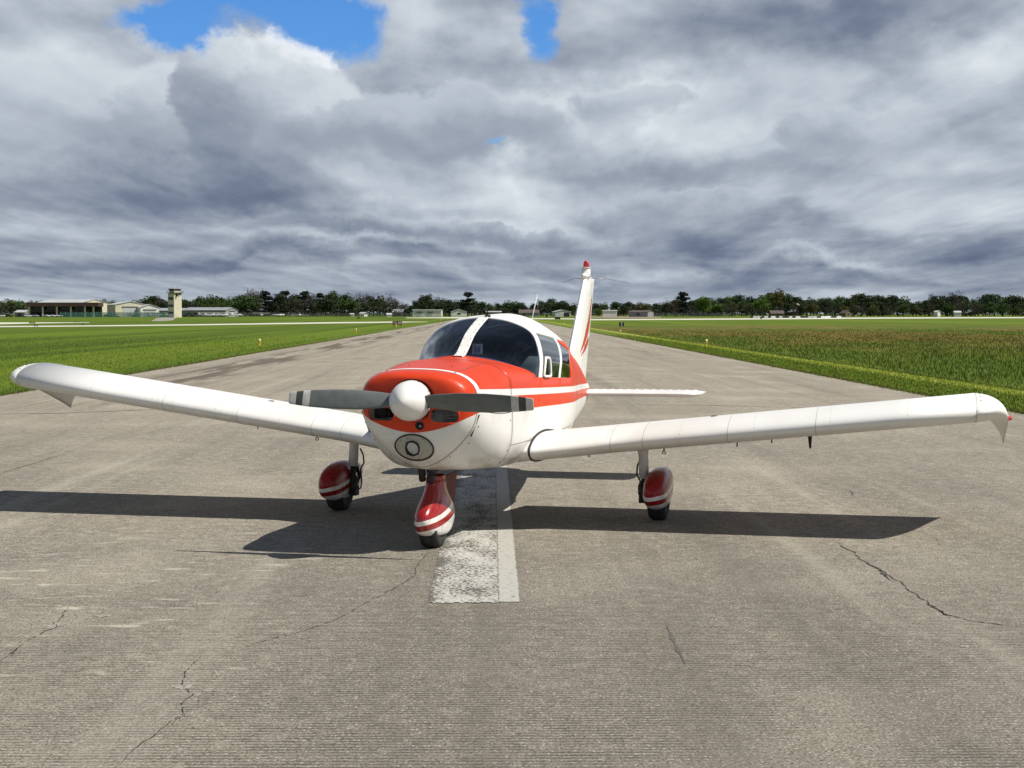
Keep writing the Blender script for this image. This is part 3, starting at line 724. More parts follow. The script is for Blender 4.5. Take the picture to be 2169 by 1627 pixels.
for sd in (1, -1):
    SEMI = 4.24 if sd > 0 else 4.45
    xs = [0.42, 0.62, 0.8, 1.0, 1.22, 1.5, 2.2, 2.9, 3.6, SEMI]
    secs = [wsec(sd*x, t1=0.745) for x in xs]
    g = MB(); g.grid(secs, close=True); n = len(secs[0])
    b0 = 0; g.f.append(tuple(range(n))); g.mi.append(0); g.sm.append(False); g.f.append(tuple((len(secs)-1)*n+k for k in range(n))); g.mi.append(0); g.sm.append(False)
    wing = g.build('wing', M_WING, PLANE)
    for nm, x0, x1 in (('flap', 0.60, 2.55), ('aileron', 2.556, SEMI-0.004)):
        g = MB(); ss = [wsec(sd*x, 8, 1.0, 0.7455) for x in np.linspace(x0, x1, 5)]; g.grid(ss, close=True); n = len(ss[0])
        g.f += [tuple(range(n)), tuple(4*n+k for k in range(n))]; g.mi += [0, 0]; g.sm += [False, False]; g.build(nm, M_WING, wing)
    # drooped conical tip
    g = MB(); NT, NS = 24, 8; base = YTE-YLE; zc0 = 0.853+(SEMI-2.1)*0.1228
    tops, bots = [], []
    for k in range(NT+1):
        t = 0.5-0.5*math.cos(math.pi*k/NT); y = YLE+t*base; inc = (2.76-y)*math.tan(math.radians(2.0))
        zt = zc0+naca(t, True)*1.6+inc; zb = zc0+naca(t, False)*1.6+inc; zm = (zt+zb)/2
        w = 0.30*(1-(1-min(t/0.62, 1))**2.2)**0.6 if t < 0.62 else 0.30+0.03*(t-0.62)
        ze = zm - 0.03*t - 0.285*max(0, (t-0.12)/0.88)**1.15
        xe = SEMI+max(w, 0.002); yb = y
        top = []; bot = []
        for q in range(NS+1):
            u = q/NS; top.append((sd*(SEMI+(xe-SEMI)*math.sin(u*math.pi/2)), y, zt+(ze-zt)*(1-math.cos(u*math.pi/2))))
            e0, e1, e2 = (xe, ze), (xe-0.05*min(1, w/0.1), zb+(ze-zb)*0.25), (SEMI, zb)
            bx = (1-u)**2*e0[0]+2*u*(1-u)*e1[0]+u*u*e2[0]; bz = (1-u)**2*e0[1]+2*u*(1-u)*e1[1]+u*u*e2[1]
            bot.append((sd*bx, y, bz))
        tops.append(top+bot[1:])
    g.grid(tops, smooth=True); g.build('wing_tip', M_WING, wing)
    for t in (0.08, 0.16, 0.26, 0.4, 0.55):
        g = MB(); y = YLE+t*base; g.ell((sd*(SEMI+0.03), y, zc0+naca(t, True)*1.6+(2.76-y)*0.035-0.0015), (0.006, 0.006, 0.005), 4, 8); g.build('screw', M_DARKSTEEL, wing)
    nl = MB(); yl_ = YLE+0.62*base; nl.ell((sd*(SEMI+0.318), yl_, 1.045), (0.022, 0.04, 0.02), 6, 10); nl.tube([(sd*(SEMI+0.29), yl_, 1.05), (sd*(SEMI+0.315), yl_, 1.045)], 0.024, 10)
    nl.build('navigation_light', M_REDLENS if sd > 0 else mat('green_lens', (0.02, 0.3, 0.1), 0.15, 0, 0.8), wing)
    for x in (1.22, 1.5, 2.22, 2.95, SEMI-0.004):
        ring = [p for p in wsec(sd*x, 40, 0.74)]; k0, k1 = 6, len(ring)-6
        path = ring[k0:k1]; nmv = []
        for k in range(k0, k1):
            a, b = np.array(ring[k-1]), np.array(ring[k+1]); t = b-a; nn_ = np.cross(t, (1, 0, 0)); nn_ /= np.linalg.norm(nn_); nmv.append(nn_ if True else -nn_)
        c = np.mean(np.array(ring), 0); nmv = [(-v if np.dot(v, np.array(p)-c) < 0 else v) for v, p in zip(nmv, path)]
        edge_strip(path, 0.0045, 0.0004, 0.0008, M_WSEAM, 'panel_gap', wing, nmv)
    # root gasket
    ring = wsec(sd*0.60, 40, 0.745); cz = np.mean([p[2] for p in ring])
    fusx = lambda p: sd*(0.575)
    g = MB(); g.tube([(sd*0.578, p[1]-0.012 if k > 36 and k < 46 else p[1], cz+(p[2]-cz)*1.05) for k, p in enumerate(ring)], 0.010, 7); g.build('root_gasket', M_BLACK, wing)
    # filler cap and under-wing fittings
    zt = 0.853+(2.06-2.1)*0.1228
    g = MB(); g.tube([(sd*2.06, 2.55, zt+0.143), (sd*2.06, 2.55, zt+0.160)], 0.035, 14); g.box((sd*2.06, 2.55, zt+0.165), (0.05, 0.012, 0.012)); g.build('fuel_cap', M_STEEL, wing)
    def under(x, y):
        t = (y-YLE)/1.6; return 0.853+(x-2.1)*0.1228+naca(t, False)*1.6+(2.76-y)*0.035
    for x, y, h in ((2.25, 2.7, 0.055), (2.55, 2.7, 0.045), (0.95, 2.6, 0.03)):
        z = under(x, y); g = MB(); g.tube([(sd*x, y, z+0.01), (sd*x, y, z-h)], 0.006, 6); g.build('drain_fitting', M_DARKSTEEL, wing)
    z = under(1.62, 2.6); g = MB(); g.tube([(sd*1.62, 2.6, z+0.01), (sd*1.62, 2.6, z-0.035)], 0.007, 6)
    g.tube([(sd*1.62+0.015*math.cos(a), 2.6, z-0.045+0.012*math.sin(a)) for a in np.linspace(0, 2*math.pi, 13)], 0.004, 6); g.build('tie_down_ring', M_DARKSTEEL, wing)
    if sd > 0:
        z = under(2.88, 2.62); g = MB(); g.tube([(2.88, 2.62, z+0.01), (2.885, 2.60, z-0.075), (2.89, 2.53, z-0.10)], [0.02, 0.012, 0.010], 8); g.build('pitot_mast', M_DARKSTEEL, wing)

# ---------------------------------------------------------------- tail
def sym(t, th=0.10): return 5*th*(0.2969*math.sqrt(max(t, 0))-0.1260*t-0.3516*t*t+0.2843*t**3-0.1036*t**4)
for sd in (1, -1):
    g = MB(); secs = []
    for x in (0.06, 0.16, 0.5, 0.9, 1.3, 1.44, 1.50, 1.53):
        f = 1.0 if x < 1.42 else math.sqrt(max(0.0, 1-((x-1.42)/0.115)**2)); f = max(f, 0.16)
        yl = 6.28 + (1-f)*0.30; c = 0.78 - (1-f)*0.36; zz = 0.965+x*0.02
        up = [(sd*x*0.965, yl+t*c, zz+sym(t)*c*f) for t in np.linspace(0, 1, 15)**1.6]; lo = [(sd*x*0.965, yl+t*c, zz-sym(t)*c*f) for t in np.linspace(0, 1, 15)**1.6]
        secs.append(lo[::-1]+up[1:])
    g.grid(secs, close=True); n = len(secs[0]); g.f.append(tuple((len(secs)-1)*n+k for k in range(n))); g.mi.append(0); g.sm.append(False)
    stab = g.build('stabilator', M_WHITE, PLANE)
    for k in range(13):                                                  # pressed stiffening beads
        x = 0.26+k*0.098; zz = 0.965+x*0.02
        for up in (1, -1):
            g = MB(); g.tube([(sd*x*0.965, 6.28+t*0.78, zz+up*(sym(t)*0.78-0.003)) for t in np.linspace(0.35, 0.99, 7)], [0.004]+[0.008]*5+[0.007], 7); g.build('stiffening_bead', M_WHITE, stab)
def fin_edges(z):
    """leading and trailing edge of the fin and rudder at height z"""
    yl = 6.36+(z-1.49)*0.911; yt = 7.33+(z-1.20)*0.36; return yl, yt
g = MB(); secs = []
for z in (1.02, 1.2, 1.5, 1.8, 2.1, 2.26, 2.30):
    yl, yt = fin_edges(z); yl = max(yl, 5.9) if z > 1.2 else 6.1
    c = yt-yl; f = 1.0 if z < 2.28 else 0.55
    pts = [(sym(t, 0.085)*c*f*1.0+0.004, yl+t*c, z) for t in np.linspace(0, 0.62, 14)**1.0]
    secs.append(pts+[(-p[0], p[1], p[2]) for p in pts[::-1]])
g.grid(secs, close=True); n = len(secs[0]); g.f.append(tuple((len(secs)-1)*n+k for k in range(n))); g.mi.append(0); g.sm.append(False)
fin = g.build('tail_fin', M_WHITE, PLANE)
g = MB(); secs = []
for z in (1.0, 1.2, 1.5, 1.8, 2.1, 2.25, 2.29):
    yl, yt = fin_edges(z); yl = max(yl, 5.9) if z > 1.2 else 6.1
    c = yt-yl; f = 1.0 if z < 2.27 else 0.6
    pts = [(sym(t, 0.085)*c*f+0.003, yl+t*c, z) for t in np.linspace(0.63, 1.0, 8)]
    secs.append(pts+[(-p[0], p[1], p[2]) for p in pts[::-1]])
g.grid(secs, close=True, smooth=False); n = len(secs[0]); g.f.append(tuple((len(secs)-1)*n+k for k in range(n))); g.mi.append(0); g.sm.append(False)
rud = g.build('rudder', M_WHITE, PLANE)
def fin_x(y, z):
    yl, yt = fin_edges(z); yl = max(yl, 5.9) if z > 1.2 else 6.1; c = yt-yl; t = min(max((y-yl)/c, 0), 1); return sym(t, 0.085)*c+0.004
for sd in (1, -1):
    for k in range(10):                                                  # pressed beads of the fin skin
        z = 1.34+k*0.088; yl, yt = fin_edges(z); y0 = yl+(yt-yl)*0.40; y1 = yl+(yt-yl)*0.985
        g = MB(); g.tube([(sd*(fin_x(y, z)-0.002), y, z-0.012*(y-y0)) for y in np.linspace(y0, y1, 8)], [0.003]+[0.0045]*7, 6); g.build('stiffening_bead', M_WHITE, rud)
    # orange-red feather stripes
    sw1 = [(0.12, 1.30), (0.30, 1.42), (0.45, 1.55), (0.60, 1.70), (0.72, 1.86), (0.79, 2.0), (0.83, 2.12)]
    def stripe(cen, wid):
        up, lo = [], []
        for (f, z), w in zip(cen, wid):
            for arr, s_ in ((up, 1), (lo, -1)):
                ff = f+s_*w; yl, yt = fin_edges(z); y = yl+(yt-yl)*ff; arr.append((sd*(fin_x(y, z)+0.0045), y, z))
        gg = MB(); gg.grid([lo, up]); gg.build('feather_stripe', M_FINRED, fin)
    stripe([(0.34, 1.42), (0.49, 1.506), (0.62, 1.594), (0.69, 1.68), (0.76, 1.768), (0.79, 1.855), (0.80, 1.953), (0.81, 2.03), (0.815, 2.10)], [0.01, 0.07, 0.118, 0.138, 0.100, 0.07, 0.05, 0.03, 0.006])
    stripe([(0.40, 1.38), (0.61, 1.437), (0.76, 1.506), (0.83, 1.55), (0.85, 1.587)], [0.01, 0.092, 0.115, 0.09, 0.01])
g = MB(); g.tube([(0, 7.20, 2.28), (0, 7.20, 2.33), (0, 7.20, 2.40)], [0.05, 0.055, 0.052], 16); g.tube([(0, 7.20, 2.40), (0, 7.20, 2.408)], 0.060, 18); g.ell((0, 7.2, 2.31), (0.042, 0.2, 0.04), 8, 14); bb = g.build('beacon_base', M_WHITE, PLANE)
g = MB(); g.tube([(0, 7.20, 2.408), (0, 7.20, 2.47), (0, 7.20, 2.488)], [0.037, 0.031, 0.020], 16); g.build('beacon_lens', M_REDLENS, bb)
for sd in (1, -1):
    g = MB(); g.tube([(sd*0.035, 7.3, 2.285), (sd*0.20, 7.52, 2.285), (sd*0.42, 7.85, 2.24)], [0.004, 0.003, 0.002], 6); g.build('vee_aerial', M_STEEL, PLANE)

# ---------------------------------------------------------------- undercarriage (tyres stand on the runway although the aircraft leans)
def tyre_mesh(R_, W_, rimr):
    g = MB(); prof = [(rimr, -0.30), (rimr+0.012, -0.42), (R_*0.80, -0.50), (R_*0.93, -0.44), (R_*0.985, -0.30), (R_, -0.10), (R_, 0.10), (R_*0.985, 0.30), (R_*0.93, 0.44), (R_*0.80, 0.50), (rimr+0.012, 0.42), (rimr, 0.30)]
    g.grid([[(o*W_, r*math.sin(a), -r*math.cos(a)) for r, o in prof] for a in np.linspace(0, 2*math.pi, 41)]); 
    for o in (-0.22, -0.075, 0.075, 0.22):
        pass
    return g
def wheel(parent, x, y, R_, W_, z0):
    g = tyre_mesh(R_, W_, R_*0.45); t = g.build('tyre', M_TYRE, parent); t.location = (x, y, z0+R_-0.006)
    h = MB(); h.tube([(-W_*0.36, 0, 0), (W_*0.36, 0, 0)], R_*0.46, 20); h.tube([(-W_*0.5, 0, 0), (W_*0.5, 0, 0)], R_*0.15, 12)
    w = h.build('wheel_hub', M_STEEL, parent); w.location = t.location
def sections(secs, n=28, p=2.6):
    """secs: (y, half width, z bottom, z top)"""
    P = []
    for y, hw, zb, zt in secs:
        r = []
        for k in range(n):
            a = 2*math.pi*k/n; c, s_ = math.cos(a), math.sin(a)
            r.append((math.copysign(abs(c)**(2/p), c)*hw, y, (zb+zt)/2+math.copysign(abs(s_)**(2/p), s_)*(zt-zb)/2))
        P.append(r)
    return P
for sd in (1, -1):
    z0 = sd*1.548*math.tan(ROLL); wx = sd*1.528; sx = sd*1.392
    leg = MB(); leg.tube([(sx-sd*0.03, 2.95, 0.80), (sx-sd*0.025, 2.95, 0.735), (sx-sd*0.018, 2.955, 0.69), (sx-sd*0.01, 2.96, 0.62), (sx, 2.97, 0.40)], [0.085, 0.08, 0.058, 0.045, 0.045], 20)
    lo = leg.build('main_gear_leg', M_WHITE, PLANE)
    g = MB(); g.tube([(sx, 2.97, 0.41), (sx, 2.975, 0.24+z0)], 0.027, 14); g.tube([(sx, 2.975, 0.33+z0), (sx, 2.975, 0.16+z0)], 0.040, 14); g.build('oleo_piston', M_DARKSTEEL, lo)
    g = MB(); g.tube([(sx, 2.98, 0.215+z0), (wx, 2.985, 0.215+z0)], 0.024, 10); g.build('axle', M_STEEL, lo)
    g = MB(); a, b, c = Vector((sx, 3.01, 0.40)), Vector((sx-sd*0.01, 3.14, 0.31+z0)), Vector((sx, 3.02, 0.21+z0))
    g.tube([a, b], 0.014, 6); g.tube([b, c], 0.014, 6); g.tube([a+Vector((0.03, 0, 0)), b], 0.008, 6); g.build('torque_link', M_DARKSTEEL, lo)
    g = MB(); g.tube([(sx-sd*0.05, 3.02, 0.56), (sx-sd*0.075, 3.04, 0.50), (sx-sd*0.08, 3.05, 0.42), (sx-sd*0.045, 3.05, 0.36), (sx-sd*0.06, 3.05, 0.28+z0), (sx-sd*0.055, 3.04, 0.21+z0), (sx-sd*0.01, 3.03, 0.19+z0)], 0.008, 8); g.build('brake_hose', M_BLACK, lo)
    g = MB(); g.box((sx-sd*0.005, 2.99, 0.19+z0), (0.07, 0.10, 0.09)); g.build('brake_caliper', M_DARKSTEEL, lo)
    secs = [(0.0, 0.006, 0.275, 0.285), (0.015, 0.044, 0.225, 0.335), (0.05, 0.080, 0.175, 0.380), (0.12, 0.103, 0.140, 0.424), (0.24, 0.115, 0.116, 0.464), (0.42, 0.117, 0.106, 0.482), (0.62, 0.106, 0.112, 0.472), (0.80, 0.082, 0.150, 0.445), (0.96, 0.046, 0.23, 0.41), (1.06, 0.008, 0.325, 0.37)]
    g = MB(); g.grid(sections(secs), close=True); f = g.build('wheel_fairing', M_PANT, lo); f.location = (wx, 2.56, z0-0.012)
    ss = f.modifiers.new('s', 'SUBSURF'); ss.levels = 1; ss.render_levels = 1; bake(f)
    g = MB(); g.add([(wx+sd*0.0, 0, 0)], []); 
    wheel(lo, wx, 2.985, 0.222, 0.165, z0)
# nose leg
NX = 0.012
leg = MB(); leg.tube([(NX, 0.845, 0.70), (NX, 0.84, 0.50)], 0.030, 14); leg.tube([(NX, 0.845, 0.66), (NX, 0.845, 0.60)], 0.042, 14); leg.tube([(NX, 0.842, 0.565), (NX, 0.842, 0.585)], 0.036, 12, 0); ng = leg.build('nose_gear_leg', M_DARKSTEEL, PLANE)
g = MB(); g.box((NX+0.03, 0.84, 0.625), (0.035, 0.05, 0.02)); g.tube([(NX+0.02, 0.86, 0.64), (NX+0.06, 0.93, 0.62)], 0.008, 6); g.build('steering_link', M_DARKSTEEL, ng)
g = MB(); P = []
for z, y0, y1, hw in ((0.094, 0.26, 0.62, 0.084), (0.106, 0.15, 0.68, 0.104), (0.138, 0.08, 0.74, 0.116), (0.20, 0.035, 0.80, 0.123), (0.25, 0.02, 0.82, 0.122), (0.30, 0.045, 0.80, 0.112), (0.345, 0.10, 0.74, 0.102), (0.385, 0.165, 0.68, 0.091), (0.43, 0.235, 0.62, 0.081), (0.48, 0.275, 0.58, 0.074), (0.53, 0.295, 0.56, 0.070), (0.568, 0.30, 0.555, 0.067)):
    P.append([(math.copysign(abs(math.cos(a))**0.85, math.cos(a))*hw, (y0+y1)/2+math.copysign(abs(math.sin(a))**0.95, math.sin(a))*(y1-y0)/2, z) for a in np.linspace(0, 2*math.pi, 32, endpoint=False)])
g.grid(P, close=True); g.add(P[-2], [tuple(range(32))]); f = g.build('wheel_fairing', M_NOSEPANT, ng); f.location = (NX, 0.525, 0.0)
ss = f.modifiers.new('s', 'SUBSURF'); ss.levels = 1; ss.render_levels = 1; bake(f)
g = MB(); pr = [(0.50, 0.545), (0.90, 0.56), (0.87, 0.44), (0.83, 0.30), (0.79, 0.22), (0.55, 0.22)]
for sx in (0.03, 0.046): g.add([(sx, y, z) for y, z in pr], [tuple(range(6))])
g.add([(sx, y, z) for sx in (0.03, 0.046) for y, z in pr], [(k, (k+1) % 6, 6+(k+1) % 6, 6+k) for k in range(6)])
fp = g.build('fairing_tail_plate', M_PLATERED, ng); fp.location = (NX, 0.525, 0)
g = MB(); g.ell((NX+0.03, 0.815, 0.47), (0.014, 0.006, 0.016), 5, 10); g.build('fairing_hole', M_DARK, ng)
wheel(ng, NX+0.012, 0.86, 0.205, 0.155, 0.0)

# ---------------------------------------------------------------- ground, runway, markings
def zat(py, Y): return CAM_H + (HOR-py)/FPX*Y
def structure(o): o['kind'] = 'structure'; return o
RX0, RX1, MOW = -11.15, 9.85, 12.9
def field_colour(nt):
    v, (x, y, z) = obj_xyz(nt)
    big = NOISE(VEC(x*0.02, y*0.012), 1.0, 5, 0.6)
    swath = NOISE(VEC(x*0.33, y*0.004, 5.0), 1.0, 3, 0.6)               # mower swaths run along the runway
    fine = NOISE(VEC(x*1.4, y*0.5, 2.0), 1.0, 6, 0.7)
    tuft = NOISE(VEC(x*9.0, y*4.0, 1.0), 1.0, 4, 0.7)
    lawn = MIX(swath.step(0.40, 0.56), (0.072, 0.118, 0.012), (0.170, 0.225, 0.028))
    lawn = MIX(NOISE(VEC(x*0.9, y*0.008, 25.0), 1.0, 3, 0.6).step(0.60, 0.70)*0.7, lawn, (0.050, 0.088, 0.010))
    lawn = MIX(NOISE(VEC(x*0.085, y*0.0025, 41.0), 1.0, 4, 0.6).step(0.48, 0.62)*0.55, lawn, (0.078, 0.112, 0.016))
    lawn = MIX(fine.step(0.4, 0.75)*0.55, lawn, (0.175, 0.220, 0.045))
    lawn = MIX(big.step(0.56, 0.72)*0.55, lawn, (0.150, 0.130, 0.055))
    lawn = MIX(tuft.step(0.35, 0.62)*0.5, lawn, (0.065, 0.115, 0.014))
    # rough meadow on the right: brown seed heads further out, green near the runway
    m1 = NOISE(VEC(x*0.045, y*0.020, 11.0), 1.0, 5, 0.6); m2 = NOISE(VEC(x*0.5, y*0.09, 4.0), 1.0, 6, 0.65)
    mead = MIX(m2.step(0.35, 0.7), (0.070, 0.112, 0.018), (0.125, 0.160, 0.034))
    brown = MIX(m2.step(0.3, 0.75), (0.120, 0.105, 0.040), (0.215, 0.160, 0.070))
    far = y.step(58.0, 120.0)*(1.0 - y.step(235.0, 300.0))
    mead = MIX(far*(m1 + (m2 - 0.5)*0.6).step(0.40, 0.58), mead, brown)
    mead = MIX(y.step(240.0, 275.0), mead, lawn)
    mownr = MIX((x - 11.9).step(-0.2, 0.7), MIX(fine.step(0.4, 0.7), (0.115, 0.165, 0.028), (0.170, 0.225, 0.045)), (0.310, 0.350, 0.105))
    isr = x.gt(MOW)
    c = MIX(isr, MIX(x.gt(0.0), lawn, mownr), mead)
    # bare worn verge beside the pavement
    ed = (x - RX0).abs().min((x - RX1).abs())
    c = MIX((1.0 - ed.step(0.05, 0.55))*fine.step(0.3, 0.6)*0.8, c, (0.085, 0.075, 0.045))
    c = MIX(1.0, c, MIX(x.gt(0.0), (0.88, 0.92, 0.50), (0.98, 1.0, 0.62)), 'MULTIPLY')
    return c, tuft + fine*1.5
def f_ground(nt, p):
    c, h = field_colour(nt); setcol(nt, p, c); bump(nt, p, h, 0.8, 0.10)
M_GROUND = mat('grass_field', (0.1, 0.16, 0.03), 0.9, spec=0.15, build=f_ground)
g = MB(); g.add([(-3500, -400, -0.03), (3500, -400, -0.03), (3500, 7000, -0.03), (-3500, 7000, -0.03)], [(0, 1, 2, 3)])
structure(g.build('grass_ground', M_GROUND))

def f_runway(nt, p):
    v, (x, y, z) = obj_xyz(nt)
    big = NOISE(VEC(x*0.35, y*0.05), 1.0, 5, 0.6)                        # lengthwise wear
    mid = NOISE(VEC(x*0.9, y*0.7, 3.0), 1.0, 6, 0.62)
    blotch = NOISE(VEC(x*3.0, y*3.0, 8.0), 1.0, 5, 0.6)
    c = MIX(big.step(0.32, 0.68), (0.255, 0.224, 0.175), (0.425, 0.375, 0.295))
    c = MIX(mid.step(0.42, 0.72)*0.6, c, (0.250, 0.226, 0.185))
    c = MIX(y.step(12.0, 34.0)*0.6, c, (0.50, 0.435, 0.335))  # painted paler with distance, standing in for grooves hidden at grazing view
    c = MIX(blotch.step(0.5, 0.75)*0.35, c, (0.33, 0.305, 0.26))
    dd, dc = VORO(v, 62.0); d2, dc2 = VORO(v, 210.0)
    hsv = nt.nodes.new('ShaderNodeSeparateColor'); nt.links.new(dc, hsv.inputs[0]); rnd = E(hsv.outputs[0]); rnd2 = E(hsv.outputs[1])
    c = MIX((rnd.gt(0.76)*dd.lt(0.45))*0.9, c, MIX(rnd2, (0.72, 0.66, 0.53), (0.48, 0.51, 0.54)))     # pale and bluish stones
    c = MIX((rnd.lt(0.26)*dd.lt(0.47))*0.85, c, MIX(rnd2, (0.045, 0.04, 0.033), (0.13, 0.085, 0.05)))      # dark and rusty stones
    sand = NOISE(v, 75.0, 5, 0.8)
    c = MIX(sand.step(0.50, 0.62)*0.75, c, (0.080, 0.070, 0.058))
    c = MIX((1.0 - sand.step(0.38, 0.48))*0.75, c, (0.62, 0.57, 0.47))
    # saw-cut transverse grooves
    wv = (y + x*0.006)*(2*math.pi/0.044) + (NOISE(VEC(x*5.0, y*14.0, 1.0), 1.0, 4, 0.6) - 0.5)*4.6
    gr = E.m('SINE', wv)
    wear = NOISE(VEC(x*7.0, y*7.0, 6.0), 1.0, 5, 0.65).step(0.30, 0.62)*NOISE(VEC(x*0.5, y*0.5, 6.0), 1.0, 3, 0.6).step(0.25, 0.55)
    gmask = gr.step(0.10, 0.80)*wear
    c = MIX(gmask*0.80, c, (0.050, 0.045, 0.038))
    lane = NOISE(VEC(x*1.6, y*0.035, 31.0), 1.0, 5, 0.62)                # tyre-worn lanes
    c = MIX(lane.step(0.50, 0.70)*0.42, c, (0.150, 0.134, 0.108))
    c = MIX((1.0 - lane.step(0.30, 0.45))*0.35, c, (0.50, 0.46, 0.38))
    c = MIX((1.0 - y.step(8.5, 15.0))*0.30, c, (0.135, 0.122, 0.100))  # darker tone painted on the stretch nearest the camera
    # rubble-pale scuffs on the left, brown stains along the left edge far off
    sc = NOISE(VEC(x*2.4 + y*0.8, y*7.0, 4.0), 1.0, 4, 0.6)
    reg = (1.0 - (x + 2.6).abs().step(0.6, 2.0))*y.step(7.4, 8.6)*(1.0 - y.step(12.0, 15.5))
    c = MIX(reg*sc.step(0.58, 0.68), c, (0.50, 0.455, 0.37))
    st = NOISE(VEC(x*1.1, y*0.06, 9.0), 1.0, 5, 0.62)
    band = (1.0 - (x + 8.9).abs().step(0.5, 1.7))*y.step(26.0, 42.0)
    c = MIX(band*st.step(0.47, 0.56)*0.85, c, (0.11, 0.085, 0.065))
    st2 = NOISE(VEC(x*0.8, y*0.10, 19.0), 1.0, 6, 0.66)
    c = MIX(st2.step(0.57, 0.72)*0.35*y.step(14.0, 30.0), c, (0.145, 0.125, 0.105))
    tone = NOISE(VEC(x*14.0, y*14.0, 2.0), 1.0, 3, 0.6)
    c = MIX(tone.step(0.38, 0.7)*0.28, c, (0.16, 0.148, 0.12))
    setcol(nt, p, c)
    h = sand*0.5 + dd*0.5 - gmask*1.2 + blotch*0.4
    bump(nt, p, h, 0.9, 0.008)
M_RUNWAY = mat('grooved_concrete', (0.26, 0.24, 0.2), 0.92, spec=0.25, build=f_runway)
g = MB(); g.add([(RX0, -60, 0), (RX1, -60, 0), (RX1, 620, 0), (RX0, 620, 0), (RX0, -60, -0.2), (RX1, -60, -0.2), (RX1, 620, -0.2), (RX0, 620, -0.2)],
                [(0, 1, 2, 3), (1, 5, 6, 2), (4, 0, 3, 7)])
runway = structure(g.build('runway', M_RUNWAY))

def f_paint(nt, p):
    """old road paint: chips of paint left between the exposed stones"""
    v, (x, y, z) = obj_xyz(nt)
    n1 = NOISE(VEC(x*38.0, y*26.0), 1.0, 4, 0.6); n2 = NOISE(VEC(x*4.0, y*2.0, 3.0), 1.0, 4, 0.6)
    edge = (x + 0.418).step(0.0, 0.10)
    wv = (y + x*0.006)*(2*math.pi/0.044); gr = E.m('SINE', wv).step(0.55, 0.95)
    keep = (n1 + (n2 - 0.5)*0.7 + edge*0.10 - gr*0.16).step(0.50, 0.62)
    c = MIX(keep, (0.13, 0.12, 0.105), MIX(NOISE(v, 60.0, 3).step(0.4, 0.7), (0.50, 0.49, 0.44), (0.62, 0.61, 0.55)))
    setcol(nt, p, c); bump(nt, p, keep, 0.4, 0.004)
M_PAINT = mat('worn_white_marking', (0.6, 0.6, 0.55), 0.8, spec=0.3, build=f_paint)
def f_paint2(nt, p):
    v, (x, y, z) = obj_xyz(nt)
    gr = E.m('SINE', (y + x*0.006)*(2*math.pi/0.044) + (NOISE(VEC(x*9.0, y*14.0), 1.0, 3) - 0.5)*2.0).step(0.60, 0.98)
    n = NOISE(VEC(x*20.0, y*14.0), 1.0, 5, 0.65)
    c = MIX(n.step(0.50, 0.70)*0.6, (0.47, 0.46, 0.41), (0.30, 0.285, 0.25))
    ragged = ((x - 0.109).abs() + (NOISE(VEC(x*30.0, y*9.0, 5.0), 1.0, 5, 0.7) - 0.5)*0.05).step(0.062, 0.070)
    chip = NOISE(VEC(x*26.0, y*18.0, 15.0), 1.0, 4, 0.65).step(0.60, 0.66)
    c = MIX(ragged.max(chip), c, (0.20, 0.185, 0.155))
    c = MIX(gr*0.35, c, (0.2, 0.19, 0.165)); setcol(nt, p, c)
M_PAINT2 = mat('newer_white_marking', (0.6, 0.6, 0.55), 0.75, spec=0.3, build=f_paint2)
for k, y0 in enumerate((10.2, 71.2, 132.2, 193.2, 254.2)):
    y1 = y0+36.6
    def edgey(xs, yy, a): return [(x, yy+random.Random(int(x*1000)+k).uniform(-a, a), 0.004) for x in xs]
    xs = np.linspace(-0.418, 0.036, 24); g = MB(); g.grid([edgey(xs, y0, 0.02), edgey(xs, y0+0.2, 0.0), edgey(xs, y1, 0.02)], smooth=False)
    structure(g.build('centreline_marking', M_PAINT, runway))
    xs = np.linspace(0.036, 0.182, 8); g = MB(); g.grid([edgey(xs, y0+0.02, 0.012), edgey(xs, y0+0.2, 0.0), edgey(xs, y1, 0.012)], smooth=False)
    structure(g.build('centreline_marking', M_PAINT2, runway))
M_CRACK = mottled('open_crack', (0.022, 0.02, 0.017), (0.05, 0.043, 0.034), 30.0, 0.95)
M_CHIP = mottled('spalled_edge', (0.42, 0.39, 0.33), (0.16, 0.145, 0.12), 45.0, 0.95)
M_RUBBER = mottled('tyre_rubber_mark', (0.10, 0.092, 0.08), (0.14, 0.13, 0.11), 20.0, 0.95)
rng = random.Random(7)
def crack(px, w, name='crack', m=None, jit=0.32, step=0.035, gap=0.0):
    pts = [ground_at(*q) for q in px]; line = []
    for a, b in zip(pts, pts[1:]):
        L = (b-a).length; n = max(2, int(L/step))
        for k in range(n): line.append(a.lerp(b, k/n))
    line.append(pts[-1]); g = MB(); seg = []; off = Vector((0, 0, 0)); run = []
    def flush():
        if len(run) > 1: g.grid([[q[0] for q in run], [q[1] for q in run]], smooth=False)
        run.clear()
    for k, p in enumerate(line):
        t = (line[min(k+1, len(line)-1)]-line[max(k-1, 0)]); t.z = 0; t.normalize(); s_ = Vector((-t.y, t.x, 0))
        off = off*0.8 + s_*rng.uniform(-1, 1)*jit*0.035
        ww = w*rng.uniform(0.25, 1.3)*(1.0 if 3 < k < len(line)-4 else 0.35)
        q = p+off; q.z = 0.0025
        if rng.random() < gap: flush()
        run.append((q-s_*ww/2, q+s_*ww/2))
    flush(); o = g.build(name, m or M_CRACK, runway); structure(o); return o
crack([(2169, 1330), (2060, 1318), (2000, 1300), (1930, 1255), (1880, 1215), (1830, 1185), (1810, 1170), (1775, 1152)], 0.013)
crack([(1838, 1192), (1900, 1234)], 0.022, gap=0.1); crack([(1962, 1278), (2020, 1312)], 0.022, gap=0.1)
crack([(240, 1627), (300, 1580), (350, 1540), (385, 1515), (385, 1490), (410, 1470), (385, 1455), (395, 1425), (430, 1390)], 0.007, gap=0.14, jit=0.2)
